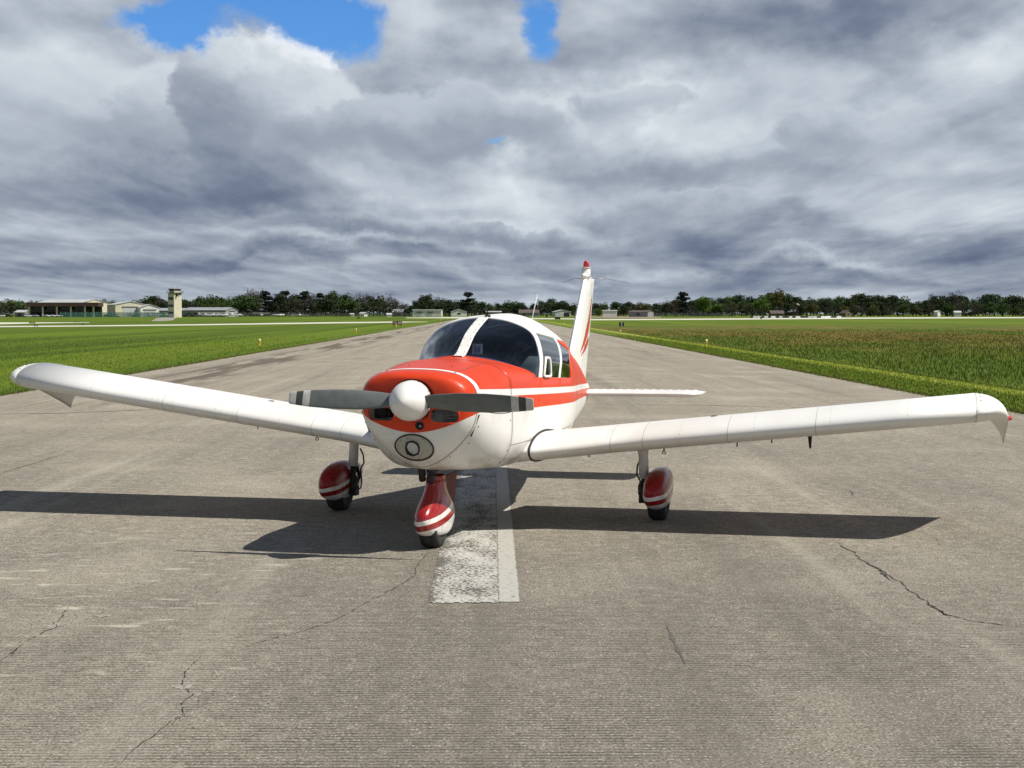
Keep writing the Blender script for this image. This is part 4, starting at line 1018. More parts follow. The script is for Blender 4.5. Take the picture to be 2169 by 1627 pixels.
crack([(350, 1542), (388, 1512)], 0.012, gap=0.2); crack([(520, 1370), (570, 1355), (640, 1338), (715, 1312), (760, 1285), (850, 1240), (880, 1215), (885, 1190), (908, 1170)], 0.007, gap=0.15, jit=0.25)
crack([(0, 1402), (30, 1375), (70, 1350), (115, 1330), (150, 1280)], 0.008, gap=0.2, jit=0.2); crack([(15, 1392), (40, 1368)], 0.02, gap=0.3)
crack([(952, 1120), (985, 1075), (975, 1050), (995, 1020), (990, 985)], 0.014); crack([(0, 1003), (30, 995), (60, 985), (140, 962)], 0.014)
crack([(1782, 1035), (1800, 1040), (1812, 1052)], 0.014)
crack([(1980, 1140), (1992, 1146)], 0.012, step=0.02); crack([(1985, 1152), (1998, 1158)], 0.012, step=0.02)
crack([(-60, 879), (0, 877), (120, 875), (330, 868), (420, 867)], 0.10, name='joint', jit=1.2, step=0.2, gap=0.06)
crack([(1240, 857), (1340, 858), (1480, 858), (1700, 864), (1900, 868), (2250, 875)], 0.07, name='joint', jit=1.2, step=0.2, gap=0.10)
crack([(620, 757), (760, 750), (900, 748)], 0.10, name='joint', jit=1.0, step=0.4, gap=0.15)
crack([(1285, 735), (1330, 740), (1395, 748)], 0.22, name='patch_repair', jit=2.5, step=0.5, gap=0.25)
for a in ([(1412, 1326), (1425, 1352), (1438, 1378), (1452, 1407)],): crack(a, 0.035, name='skid_mark', m=M_RUBBER, jit=0.02, step=0.06)
for (px, py, w, h) in ((115, 1325, 40, 16), (395, 1455, 60, 14), (445, 1462, 40, 10), (300, 1370, 16, 5), (2045, 1370, 30, 6), (2060, 1392, 26, 6), (200, 1297, 50, 7), (215, 1305, 40, 6), (140, 1570, 40, 8)):
    c = ground_at(px, py); rx = (ground_at(px+w/2, py)-c).length; ry = (ground_at(px, py-h/2)-c).length; n = 26
    pts = [(c.x+rx*math.cos(2*math.pi*k/n)*rng.uniform(0.5, 1.05), c.y+ry*math.sin(2*math.pi*k/n)*rng.uniform(0.5, 1.05), 0.002) for k in range(n)]
    g = MB(); g.add([(c.x, c.y, 0.002)]+pts, [(0, 1+k, 1+(k+1) % n) for k in range(n)]); structure(g.build('spall', M_CHIP, runway))

# crossing runway and taxiways seen as bright strips, bare earth, concrete apron by the tower
M_PALE = mottled('pale_concrete', (0.66, 0.64, 0.54), (0.56, 0.54, 0.46), 0.15, 0.9)
M_EARTH = mottled('bare_earth', (0.20, 0.15, 0.095), (0.28, 0.22, 0.15), 0.12, 0.95)
def strip(name, near, far, m, z=0.0):
    a = [ground_at(*q, z) for q in near]; b = [ground_at(*q, z) for q in far]
    g = MB(); g.grid([a, b], smooth=False); return structure(g.build(name, m))
strip('crossing_runway', [(1215, 678.6), (1400, 677.8), (1540, 677.2), (1840, 675.2), (2400, 673.0)], [(1215, 676.2), (1400, 675.4), (1540, 674.6), (1840, 672.6), (2400, 671.0)], M_PALE, -0.018)
strip('taxiway', [(-150, 693.6), (0, 693.1), (215, 691.3), (410, 689.3), (680, 685.5), (830, 683.6), (905, 682.2)], [(-150, 691.2), (0, 690.7), (215, 689.0), (410, 686.9), (680, 682.8), (830, 681.2), (905, 681.6)], M_PALE, -0.018)
strip('taxiway', [(-200, 687.8), (0, 687.0), (75, 685.2), (190, 683.6)], [(-200, 683.2), (0, 683.0), (75, 683.0), (190, 682.8)], M_PALE, -0.018)
strip('taxiway', [(860, 674.0), (985, 674.4), (1060, 675.8), (1225, 676.6)], [(860, 672.9), (985, 671.6), (1060, 673.4), (1225, 674.8)], M_PALE, -0.022)
strip('bare_earth', [(1250, 673.2), (1320, 674.0), (1400, 673.6)], [(1250, 670.2), (1320, 669.6), (1400, 671.4)], M_EARTH, -0.022)
M_APRON = mottled('weathered_apron', (0.34, 0.32, 0.27), (0.24, 0.225, 0.19), 0.35, 0.9)
strip('concrete_apron', [(320, 680.2), (345, 680.4), (366, 678.6)], [(333, 673.5), (352, 672.4), (374, 672.6)], M_APRON, -0.022)

# ---------------------------------------------------------------- grass blades
def f_blade(gain, tip):
    def f(nt, p):
        at = nt.nodes.new('ShaderNodeAttribute'); at.attribute_name = 'tint'
        sp = nt.nodes.new('ShaderNodeSeparateColor'); nt.links.new(at.outputs['Color'], sp.inputs[0])
        r, t, k = (E(o) for o in sp.outputs)
        c, _ = field_colour(nt)
        c = MIX(1.0, c, MIX(r, (0.8*gain, 0.85*gain, 0.7*gain), (1.5*gain, 1.4*gain, 1.3*gain)), 'MULTIPLY')
        c = MIX(k.gt(0.5)*t.step(0.35, 0.8), c, tip); setcol(nt, p, c)
    return f
M_TALL = mat('meadow_blades', (0.08, 0.12, 0.02), 0.7, spec=0.2, build=f_blade(1.25, (0.27, 0.205, 0.095)))
M_SHORT = mat('lawn_blades', (0.1, 0.15, 0.02), 0.7, spec=0.2, build=f_blade(1.1, (0.25, 0.23, 0.10)))
def blades(name, label, X, Y, H, Wd, dry, m, seed):
    r = np.random.default_rng(seed); n = len(X); a = r.uniform(0, 2*np.pi, n); lean = r.uniform(0.1, 0.5, n)*H; la = r.uniform(0, 2*np.pi, n)
    v = np.zeros((n, 4, 3), np.float32); dx, dy = np.cos(a)*Wd/2, np.sin(a)*Wd/2
    v[:, 0] = np.stack([X-dx, Y-dy, np.full(n, -0.03)], 1); v[:, 1] = np.stack([X+dx, Y+dy, np.full(n, -0.03)], 1)
    v[:, 2] = np.stack([X+dx*0.8+np.cos(la)*lean*0.4, Y+dy*0.8+np.sin(la)*lean*0.4, H*0.6], 1)
    v[:, 3] = np.stack([X+np.cos(la)*lean, Y+np.sin(la)*lean, H], 1)
    me = bpy.data.meshes.new(name); me.vertices.add(4*n); me.vertices.foreach_set('co', v.ravel())
    me.loops.add(6*n); b = (np.arange(n)*4)[:, None]; me.loops.foreach_set('vertex_index', (b+np.array([0, 1, 2, 0, 2, 3])).ravel().astype(np.int32))
    me.polygons.add(2*n); me.polygons.foreach_set('loop_start', np.arange(2*n, dtype=np.int32)*3); me.update(calc_edges=True)
    col = me.color_attributes.new('tint', 'FLOAT_COLOR', 'POINT'); c = np.ones((n, 4, 4), np.float32)
    c[:, :, 0] = r.uniform(0, 1, n)[:, None]; c[:, :, 1] = np.array([0, 0, 0.6, 1.0]); c[:, :, 2] = dry[:, None]
    col.data.foreach_set('color', c.ravel()); me.materials.append(m)
    o = link(name, me); tag(o, label, 'grass', kind='stuff'); return o
r = np.random.default_rng(3)
def field(n, x0, x1, y0, y1, p=2.0):
    Y = y0*(y1/y0)**r.uniform(0, 1, n)                                   # denser where it is nearer
    X = x0+(x1-x0)*r.uniform(0, 1, n); return X, Y
def clump(X, Y, f=0.35): return 0.5+0.5*np.sin(X*f*2.1+1.3*np.sin(Y*f*0.7))*np.sin(Y*f*0.9+1.7*np.sin(X*f*0.8))
def thin(X, Y, y0, y1):                                                  # fewer and fewer blades with distance
    k = r.uniform(0, 1, len(X)) > np.clip((Y-y0)/(y1-y0), 0, 1)**1.5; return X[k], Y[k]
X, Y = thin(*field(190000, MOW, 60, 30, 210), 70, 205); keep = (X < (Y*0.36+4)); X, Y = X[keep], Y[keep]; c = clump(X, Y)
edge = np.clip((X-MOW)/1.2, 0.3, 1); H = (0.07+0.15*c**2)*r.uniform(0.5, 1.3, len(X))*edge*np.clip(1.25-Y/190, 0.25, 1)
dry = (r.uniform(0, 1, len(X)) < np.clip((Y-50)/130, 0.02, 0.34)*(0.1+c*1.0)).astype(np.float32)
blades('meadow_grass', 'tall unmown grass with brown seed heads beyond the right verge', X, Y, H, 0.009+Y*0.00028, dry, M_TALL, 5)
X, Y = thin(*field(60000, RX1+0.02, MOW+0.3, 26, 150), 50, 145); blades('verge_grass', 'short mown grass strip along the right runway edge', X, Y, r.uniform(0.0, 0.030, len(X)), 0.009+Y*0.00028, (r.uniform(0, 1, len(X)) < 0.10).astype(np.float32), M_SHORT, 6)
X, Y = thin(*field(110000, -60, RX0-0.02, 30, 150), 40, 140); keep = (X > -(Y*0.33+4)); X, Y = X[keep], Y[keep]
blades('field_grass', 'short mown grass left of the runway', X, Y, r.uniform(0.0, 0.045, len(X)), 0.009+Y*0.00028, (r.uniform(0, 1, len(X)) < 0.06).astype(np.float32), M_SHORT, 7)
X = np.concatenate([RX0+0.10*r.standard_normal(9000)-0.08, RX1-0.10*r.standard_normal(9000)+0.08]); Y = np.tile(25*(160/25)**r.uniform(0, 1, 9000), 2)
blades('edge_grass', 'ragged grass creeping over both pavement edges', X, Y, r.uniform(0.0, 0.045, len(X)), 0.010+Y*0.0003, (r.uniform(0, 1, len(X)) < 0.25).astype(np.float32), M_TALL, 8)

# ---------------------------------------------------------------- runway edge lights and signs
M_YEL = mottled('yellow_enamel', (0.72, 0.46, 0.02), (0.62, 0.38, 0.02), 15.0, 0.5)
M_GLOBE = mottled('amber_globe', (0.85, 0.72, 0.42), (0.75, 0.6, 0.3), 10.0, 0.2)
M_SIGNRED = mottled('sign_red', (0.20, 0.012, 0.016), (0.15, 0.01, 0.012), 3.0, 0.5)
M_SIGNBLK = mottled('sign_black', (0.008, 0.008, 0.008), (0.014, 0.014, 0.014), 3.0, 0.5)
M_SIGNWHITE = mat('sign_white', (0.75, 0.74, 0.7), 0.5)
M_SIGNYEL = mottled('sign_yellow', (0.75, 0.52, 0.03), (0.6, 0.4, 0.03), 3.0, 0.5)
def edge_light(px, py, label, kh=1.0):
    gpos = ground_at(px, py); L = empty('runway_edge_light', (gpos.x, gpos.y, -0.03))
    tag(L, label, 'runway light', 'yellow stake lights along the runway edges')
    g = MB(); g.tube([(0, 0, 0), (0, 0, 0.30*kh)], 0.035, 10); g.build('stake', M_YEL, L)
    g = MB(); g.tube([(0, 0, 0.30*kh), (0, 0, 0.33*kh), (0, 0, 0.37*kh)], [0.035, 0.075, 0.07], 12); g.build('collar', M_YEL, L)
    g = MB(); g.tube([(0, 0, 0.37*kh), (0, 0, 0.44*kh), (0, 0, 0.50*kh), (0, 0, 0.52*kh)], [0.06, 0.08, 0.065, 0.02], 12); g.build('globe', M_GLOBE, L)
for px, py, lab in ((550, 737, 'nearest yellow stake light in the grass left of the runway'), (754, 707.5, 'second yellow stake light left of the runway, below the red sign'),
                    (839, 696, 'yellow stake light just in front of the red sign'), (886, 685.5, 'small yellow stake light right of the red sign'), (934, 682, 'tiny far yellow stake light beside the left runway edge near the cabin roof'),
                    (1496, 738, 'nearest yellow stake light on the right verge'), (1314, 711, 'yellow stake light on the right verge under the black sign'),
                    (1194, 690, 'tiny far yellow stake light left of the tail fin')): edge_light(px, py, lab)
def text(s, size, parent, loc, m, rot=(math.pi/2, 0, 0), name='lettering'):
    cu = bpy.data.curves.new(name, 'FONT'); cu.body = s; cu.size = size; cu.align_x = 'CENTER'; cu.align_y = 'CENTER'; cu.extrude = 0.004; cu.offset = 0.008
    cu.materials.append(m); o = bpy.data.objects.new(name, cu); COL.objects.link(o); bpy.context.view_layer.update()
    me = bpy.data.meshes.new_from_object(o.evaluated_get(bpy.context.evaluated_depsgraph_get())); bpy.data.objects.remove(o); o = link(name, me, parent); o.location = loc; o.rotation_euler = rot; return o
def sign(px, pyb, pyt, wpx, m, txt, label, Y=None, size=0.8, name='airfield_sign', rz=0.0):
    gp = ground_at(px, pyb+1.5) if Y is None else at_depth(px, Y); Y = gp.y
    zb, zt = max(0.12, zat(pyb, Y)), zat(pyt, Y); w = wpx/FPX*Y
    S = empty(name, (gp.x, gp.y, -0.03), (0, 0, rz)); tag(S, label, 'sign')
    g = MB(); g.box((0, 0, (zb+zt)/2+0.03), (w, 0.18, zt-zb)); g.build('panel', m, S)
    g = MB(); g.box((0, -0.092, zt+0.03-0.015), (w, 0.012, 0.03)); g.box((0, -0.092, zb+0.03+0.015), (w, 0.012, 0.03)); g.build('frame', M_SIGNBLK, S)
    for k in (-0.35, 0.35):
        g = MB(); g.tube([(k*w, 0, 0), (k*w, 0, zb+0.03)], 0.03, 8); g.build('leg', M_DARKSTEEL, S)
    if txt: text(txt, (zt-zb)*size, S, (0, -0.102, (zb+zt)/2+0.03), M_SIGNWHITE if m is not M_SIGNYEL else M_SIGNBLK)
    return S
sign(841.5, 688, 680, 20, M_SIGNRED, '12-30', 'dark red sign reading 12-30 in white on the left verge', 225, 0.95)
sign(1316.5, 692.5, 683, 10.5, M_SIGNBLK, '2', 'square black sign with a white 2 on the right verge', 222, 1.05)
sign(76, 694, 687.5, 8, M_SIGNBLK, '3', 'small black sign with a white 3 in the left field', 226, 1.05, rz=0.35)
sign(68.5, 686.2, 682.4, 13.5, M_SIGNYEL, '', 'low yellow sign beside the left taxiway strip', 290)
sign(175, 689.3, 686, 6.5, M_SIGNBLK, '', 'low black sign back on the left taxiway strip', 262)
sign(163, 683.8, 682, 13, M_SIGNBLK, '', 'wide flat black sign back on the upper left taxiway', 340)
sign(1181, 676.2, 671.8, 12, M_SIGNBLK, '', 'wide black sign back at the far end, left of the tail fin', 470)
sign(1158, 671.5, 667, 5, M_SIGNBLK, '', 'small black sign back far off behind the whip aerial', 600)
sign(760, 675.2, 672.6, 7, M_SIGNBLK, '', 'low black sign back in the far left field', 560)
sign(1612, 677.5, 671, 3.5, M_SIGNBLK, '', 'narrow black marker standing on the bright crossing runway', 520)

# ---------------------------------------------------------------- buildings
M_CREAM = mottled('cream_metal_siding', (0.66, 0.62, 0.48), (0.58, 0.545, 0.42), 0.4, 0.6)
M_WHITEWALL = mottled('white_metal_siding', (0.70, 0.70, 0.66), (0.62, 0.62, 0.58), 0.4, 0.6)
M_GREYWALL = mottled('grey_siding', (0.20, 0.205, 0.215), (0.26, 0.265, 0.27), 0.3, 0.7)
M_GREYROOF = mottled('grey_metal_roof', (0.28, 0.29, 0.31), (0.36, 0.37, 0.39), 0.3, 0.5)
M_LIGHTROOF = mottled('pale_metal_roof', (0.52, 0.53, 0.53), (0.44, 0.45, 0.46), 0.3, 0.5)
M_BROWN = mottled('brown_fascia', (0.055, 0.030, 0.022), (0.075, 0.042, 0.03), 0.5, 0.7)
M_BROWNROOF = mottled('brown_shingle_roof', (0.085, 0.065, 0.06), (0.12, 0.095, 0.085), 0.5, 0.8)
M_WIN = mat('dark_window', (0.012, 0.014, 0.018), 0.15)
M_TOWER = mottled('tower_concrete', (0.62, 0.585, 0.45), (0.54, 0.51, 0.40), 0.6, 0.8)
M_TAN = mottled('tan_block_wall', (0.17, 0.145, 0.10), (0.13, 0.11, 0.08), 0.4, 0.8)
def ridged(L, n, D, z0, z1, y, nrm_y):
    pass
def gable(px, Y, L, D, eave, ridge, rz, wallm, roofm, label, doors=(), windows=(), cat='building', name='hangar', doorm=None, ends=True):
    """ridge along local x; doors/windows: (face, centre along the face, width, z0, z1)"""
    B = empty(name, at_depth(px, Y), (0, 0, rz)); B.location.z = -0.05; tag(B, label, cat)
    g = MB(); x, y = L/2, D/2
    g.add([(-x, -y, 0), (x, -y, 0), (x, y, 0), (-x, y, 0), (-x, -y, eave), (x, -y, eave), (x, y, eave), (-x, y, eave), (-x, 0, ridge), (x, 0, ridge)],
          [(0, 1, 5, 4), (2, 3, 7, 6), (1, 2, 6, 9, 5), (3, 0, 4, 8, 7), (4, 5, 9, 8), (6, 7, 8, 9)]); g.build('wall', wallm, B)
    o = 0.35; sl = (ridge-eave)/y
    for s_ in (1, -1):
        g = MB(); pr = [(0, ridge+0.06), (s_*(y+o), eave-sl*o+0.06), (s_*(y+o), eave-sl*o+0.22), (0, ridge+0.22)]
        g.add([(sx*(x+o), a, b) for sx in (-1, 1) for a, b in pr], [(0, 1, 2, 3), (7, 6, 5, 4)]+[(k, (k+1) % 4, 4+(k+1) % 4, 4+k) for k in range(4)]); g.build('roof', roofm, B)
    def put(nm, face, c, w, z0, z1, m, d=0.12):
        g = MB()
        if face in 'FB': g.box((c, (-y-d/2+0.02) if face == 'F' else (y+d/2-0.02), (z0+z1)/2), (w, d, z1-z0))
        else: g.box(((x+d/2-0.02) if face == 'R' else (-x-d/2+0.02), c, (z0+z1)/2), (d, w, z1-z0))
        return g.build(nm, m, B)
    for f_, c, w, z0, z1 in doors:
        n = 2 if w > 3 else 1
        for k in range(n): put('door', f_, c-w/2+w*(k+0.5)/n, w/n-0.10, z0, z1, doorm or M_LIGHTROOF)
        put('door_track', f_, c, w+1.2, z1, z1+0.4, M_DARKSTEEL, 0.3)
    for f_, c, w, z0, z1 in windows: put('window', f_, c, w, z0, z1, M_WIN)
    return B
# left: hangars behind a brown open-fronted hall, control tower
gable(152, 930, 36, 24, 7.7, 9.9, math.radians(-30), M_CREAM, M_LIGHTROOF, 'large cream hangar with pale roof behind the brown hall', [('R', -2, 11, 0, 5.6)], [])
gable(268, 900, 18, 17, 6.8, 8.5, math.radians(-62), M_CREAM, M_LIGHTROOF, 'cream hangar with tall sliding doors right of the brown hall', [('R', 0, 8.5, 0, 5.4)])
gable(312, 895, 12, 10.5, 5.2, 6.9, math.radians(-64), M_WHITEWALL, M_LIGHTROOF, 'small white gabled hangar between the cream hangar and the tower', [('R', 0, 6, 0, 3.8)])
gable(372, 960, 30, 14, 3.6, 5.0, math.radians(-8), M_GREYWALL, M_GREYROOF, 'low dark grey shed half hidden behind the control tower', [], [('F', k*5-10, 2.2, 1.2, 2.4) for k in range(5)], name='shed')
gable(446, 950, 30, 13, 3.8, 5.4, math.radians(-24), M_GREYWALL, M_GREYROOF, 'long grey shed with tan end wall right of the control tower', [('R', 0, 4, 0, 3)], [('F', k*5-11, 2.2, 1.2, 2.4) for k in range(5)], name='shed')
B = empty('brown_hall', at_depth(133, 890)); tag(B, 'brown flat-roofed hall with cream columns and dark open bays', 'building'); B.location.z = -0.05
hw = 76/FPX*890; zf0, zf1 = zat(649.5, 890)+0.05, zat(641, 890)+0.05
g = MB(); g.box((0, 5, (zf0+zf1)/2), (2*hw, 12, zf1-zf0)); g.build('fascia', M_BROWN, B)
g = MB(); g.box((0, 8.5, zf0/2), (2*hw-0.4, 1.0, zf0)); g.build('back_wall', M_DARKSTEEL, B)
g = MB(); g.box((-2, 3.5, zf0*0.58), (2*hw-8, 0.4, 0.9)); g.build('spandrel', M_BROWNROOF, B)
for px in (62.5, 91.5, 121, 150.5, 180, 198): g = MB(); g.box(((px-133)/FPX*890, 0.2, zf0/2), (0.85, 0.85, zf0)); g.build('column', M_CREAM, B)
for px in (77, 106, 135, 165): g = MB(); g.box(((px-133)/FPX*890, 3.2, zf0*0.82), (6.2, 0.15, 1.3)); g.build('window', M_WIN, B)
gable(49, 930, 7, 6, 2.6, 3.8, math.radians(-20), M_GREYWALL, M_LIGHTROOF, 'small grey shed beside the left end of the brown hall', [], [('F', 0, 2, 1, 2)], name='shed')
# tower
TY = 767; T = empty('control_tower', at_depth(371, TY), (0, 0, math.radians(-41))); T.location.z = -0.05; tag(T, 'square cream concrete control tower with dark window bands and balcony', 'tower')
s_ = 4.55; zt_ = zat(621, TY)
g = MB(); g.box((0, 0, zt_/2), (s_, s_, zt_)); g.build('shaft', M_TOWER, T)
for py0, py1 in ((629.5, 635.5), (645, 650), (660, 664.5)):
    z0, z1 = zat(py1, TY), zat(py0, TY); g = MB(); g.box((-0.15, -s_/2-0.03, (z0+z1)/2), (3.7, 0.12, z1-z0)); wdw = g.build('window', M_WIN, T)
    for k in (-1, 0, 1): g = MB(); g.box((-0.15+k*1.1, -s_/2-0.11, (z0+z1)/2), (0.10, 0.08, z1-z0)); g.build('mullion', M_GREYWALL, wdw)
g = MB(); g.box((0, 0, zt_+0.1), (6.0, 6.0, 0.22)); g.build('balcony', M_DARKSTEEL, T)
for k in range(4):
    a = k*math.pi/2; M_ = Matrix.Rotation(a, 4, 'Z'); g = MB()
    for zz in (0.55, 1.0): g.box((0, -2.95, zt_+zz), (5.9, 0.05, 0.05), M=M_)
    for q in range(6): g.box((-2.9+q*1.16, -2.95, zt_+0.6), (0.05, 0.05, 0.9), M=M_)
    g.build('balcony_rail', M_DARKSTEEL, T)
zc0, zc1 = zt_+0.2, zat(612, TY)
g = MB(); g.box((0, 0, (zc0+zc0+0.9)/2), (3.6, 3.6, 0.9)); g.build('cab_base', M_TOWER, T)
g = MB(); zz0, zz1 = zc0+0.9, zc1-0.15
g.grid([[(sx*w, sy*w, z) for sx, sy in ((-1, -1), (1, -1), (1, 1), (-1, 1))] for w, z in ((1.75, zz0), (2.05, zz1))], close=True, smooth=False); g.build('cab_glazing', M_WIN, T)
for sx, sy in ((-1, -1), (1, -1), (1, 1), (-1, 1)): g = MB(); g.tube([(sx*1.77, sy*1.77, zz0), (sx*2.07, sy*2.07, zz1)], 0.10, 6); g.build('cab_post', M_TOWER, T)
g = MB(); g.box((0, 0, zc1-0.05), (4.6, 4.6, 0.22)); g.build('cab_roof', M_GREYWALL, T)
g = MB(); g.tube([(1.6, 0.5, zc1), (1.6, 0.5, zc1+2.2)], 0.06, 6); g.tube([(-1.0, -1, zc1), (-1.0, -1, zc1+3.0)], 0.04, 6); g.build('aerial', M_STEEL, T)
g = MB(); g.box((s_/2+0.5, -0.8, zt_-0.9), (0.9, 0.5, 1.5)); g.box((s_/2+0.4, 1.0, zt_-0.45), (0.7, 0.3, 0.6)); g.build('balcony_bracket', M_DARKSTEEL, T)
# mid and right distance
gable(906, 1010, 18.2, 9, 4.0, 4.2, math.radians(-3), M_WHITEWALL, M_LIGHTROOF, 'long flat white shed in front of the far trees left of the cabin', [('F', -5, 3, 0, 2.6), ('F', 2, 3, 0, 2.6)], name='shed')
gable(972, 1010, 8, 9.6, 3.0, 4.6, math.radians(-86), M_WHITEWALL, M_LIGHTROOF, 'white gabled house just left of the cabin roof', [], [('R', 0, 2.0, 1.4, 2.4)], name='house')
gable(1046, 1010, 9.5, 8, 2.8, 3.3, 0.0, M_GREYWALL, M_LIGHTROOF, 'low pale building behind the cabin roof', [], [('F', -2, 1.5, 1, 2)], name='shed')
gable(1120, 1010, 12.5, 8, 2.4, 4.2, 0.0, M_GREYWALL, M_BROWNROOF, 'low house with brown roof right of the whip aerial', [], [('F', -3, 1.5, 1, 2), ('F', 2, 1.5, 1, 2)], name='house')
gable(1189, 960, 9, 9.5, 2.9, 4.0, math.radians(-80), M_LIGHTROOF, M_LIGHTROOF, 'pale grey arched shed with dark doorway left of the tail fin', [], [('R', 2.3, 3.4, 0, 2.4)], name='shed')
gable(1291, 1010, 9, 6, 3.6, 3.9, 0.0, M_WHITEWALL, M_LIGHTROOF, 'white flat shed right of the tail fin, half behind bushes', [], [], name='shed')
gable(1358, 930, 12, 9, 2.7, 3.6, math.radians(-28), M_GREYWALL, M_BROWNROOF, 'grey low building with brown roof beside the yellow-green tree', [], [('F', 0, 2, 1, 2)], name='shed')
gable(770, 1000, 3.5, 3.5, 1.9, 2.6, math.radians(-30), M_WHITEWALL, M_LIGHTROOF, 'tiny white hut at the foot of the dark pines', [('R', 0, 1.6, 0, 1.7)], name='hut')
gable(746, 1000, 2.2, 2.2, 1.5, 1.9, 0.0, M_WHITEWALL, M_LIGHTROOF, 'tiny white box hut left of the white hut', [], name='hut')
gable(824, 1000, 3.0, 2.4, 1.3, 2.0, 0.3, M_WHITEWALL, M_LIGHTROOF, 'tiny white tent-like hut right of the white hut', [], name='hut')
gable(845, 1060, 7, 6, 2.8, 4.6, -0.4, M_GREYWALL, M_GREYROOF, 'grey house among the bare trees left of the white shed', [], [('F', 0, 1.4, 1, 2)], name='house')
gable(1791, 988, 4.5, 5.0, 2.2, 3.9, math.radians(-55), M_TAN, M_BROWNROOF, 'tan gabled house among the dark trees on the right', [], [('R', 0, 1.4, 1, 2)], name='house')
gable(1644, 988, 8, 6, 2.0, 3.6, 0.1, M_TAN, M_BROWNROOF, 'brown roofed house low in the trees left of the windsock', [], [('F', 0, 1.4, 1, 2)], name='house')
gable(1985, 988, 2.6, 3, 2.8, 3.6, -0.9, M_WHITEWALL, M_LIGHTROOF, 'white house glimpsed between bushes on the far right', [], [], name='house')
gable(2027, 988, 4.0, 3, 2.6, 3.4, 0.0, M_WHITEWALL, M_LIGHTROOF, 'white roofed house right of the white house in the far right bushes', [], [], name='house')
# fences
def f_mesh(col, a):
    m = bpy.data.materials.new('fence_mesh'); m.use_nodes = True; nt = m.node_tree; nt.nodes.clear()
    o = nt.nodes.new('ShaderNodeOutputMaterial'); mx = nt.nodes.new('ShaderNodeMixShader'); t = nt.nodes.new('ShaderNodeBsdfTransparent'); d = nt.nodes.new('ShaderNodeBsdfDiffuse')
    d.inputs[0].default_value = (*col, 1); mx.inputs[0].default_value = a; nt.links.new(t.outputs[0], mx.inputs[1]); nt.links.new(d.outputs[0], mx.inputs[2]); nt.links.new(mx.outputs[0], o.inputs[0]); return m
M_TEAL = f_mesh((0.10, 0.25, 0.22), 0.45); M_CHAIN = f_mesh((0.10, 0.11, 0.11), 0.35)
def fence(px0, px1, Y, h, m, label, n):
    a, b = at_depth(px0, Y), at_depth(px1, Y); F = empty('fence', (a.x, Y, -0.05)); tag(F, label, 'fence'); L = b.x-a.x
    for k in range(n):
        g = MB(); g.box((L*(k+0.5)/n, 0, h/2), (L/n-0.12, 0.03, h)); g.build('mesh_panel', m, F)
    for k in range(n+1): g = MB(); g.tube([(L*k/n, 0, 0), (L*k/n, 0, h+0.15)], 0.06, 6); g.build('post', M_GREYWALL, F)
fence(128, 372, 860, 2.6, M_TEAL, 'green screened mesh fence in front of the hangars', 22)
fence(505, 900, 1020, 2.4, M_CHAIN, 'grey chain-link fence along the foot of the pines', 26)
fence(1378, 1560, 1000, 2.4, M_CHAIN, 'grey chain-link fence under the trees right of the tail fin', 14)

# ---------------------------------------------------------------- small parked aircraft, cars, barriers, windsock
M_FARWHITE = mat('aircraft_white', (0.78, 0.78, 0.76), 0.35); M_FARBLUE = mat('aircraft_blue', (0.05, 0.08, 0.22), 0.35)
def small_plane_mesh(high, trim):
    g = MB(); g.grid(sections([(-3.0, 0.05, 1.05, 1.25), (-2.8, 0.35, 0.85, 1.45), (-1.8, 0.52, 0.7, 1.6), (-1.0, 0.56, 0.65, 1.75), (0.6, 0.5, 0.7, 1.7), (2.0, 0.3, 0.95, 1.5), (3.6, 0.10, 1.15, 1.35), (4.0, 0.04, 1.2, 1.3)], 14, 2.4), 0, True, close=True)
    g.grid(sections([(-1.2, 0.30, 1.5, 1.7), (-0.8, 0.48, 1.5, 2.05), (0.2, 0.48, 1.5, 2.1), (1.0, 0.25, 1.4, 1.75)], 12, 2.4), 1, True, close=True)
    z = 2.15 if high else 0.85; d = 0.10 if high else 0.45
    for sd in (1, -1): g.box((sd*2.5, -0.3, z+d*0.5), (5.0, 1.5, 0.16), 0, 0)
    g.box((0, 3.6, 1.3), (3.0, 0.7, 0.08)); g.add([(sx, y, zz) for sx in (-0.05, 0.05) for y, zz in ((2.9, 1.35), (4.0, 1.3), (4.2, 2.5), (3.6, 2.5))], [(0, 1, 2, 3), (7, 6, 5, 4), (0, 4, 5, 1), (1, 5, 6, 2), (2, 6, 7, 3), (3, 7, 4, 0)], 2)
    for sx, y in ((-1.2, 0.1), (1.2, 0.1), (0, -2.2)): g.tube([(sx-0.07, y, 0.22), (sx+0.07, y, 0.22)], 0.22, 12, 3); g.tube([(sx, y, 0.25), (sx*0.5, y, 0.85)], 0.05, 6, 0)
    g.tube([(0, -3.05, 0.35), (0, -3.05, 1.95)], [0.05, 0.05], 6, 3)
    return g.mesh('small_aircraft', [M_FARWHITE, M_WIN, trim, M_BLACK])
PLM = [small_plane_mesh(True, M_FARWHITE), small_plane_mesh(False, M_FARBLUE), small_plane_mesh(False, M_FARWHITE), small_plane_mesh(True, M_FARBLUE)]
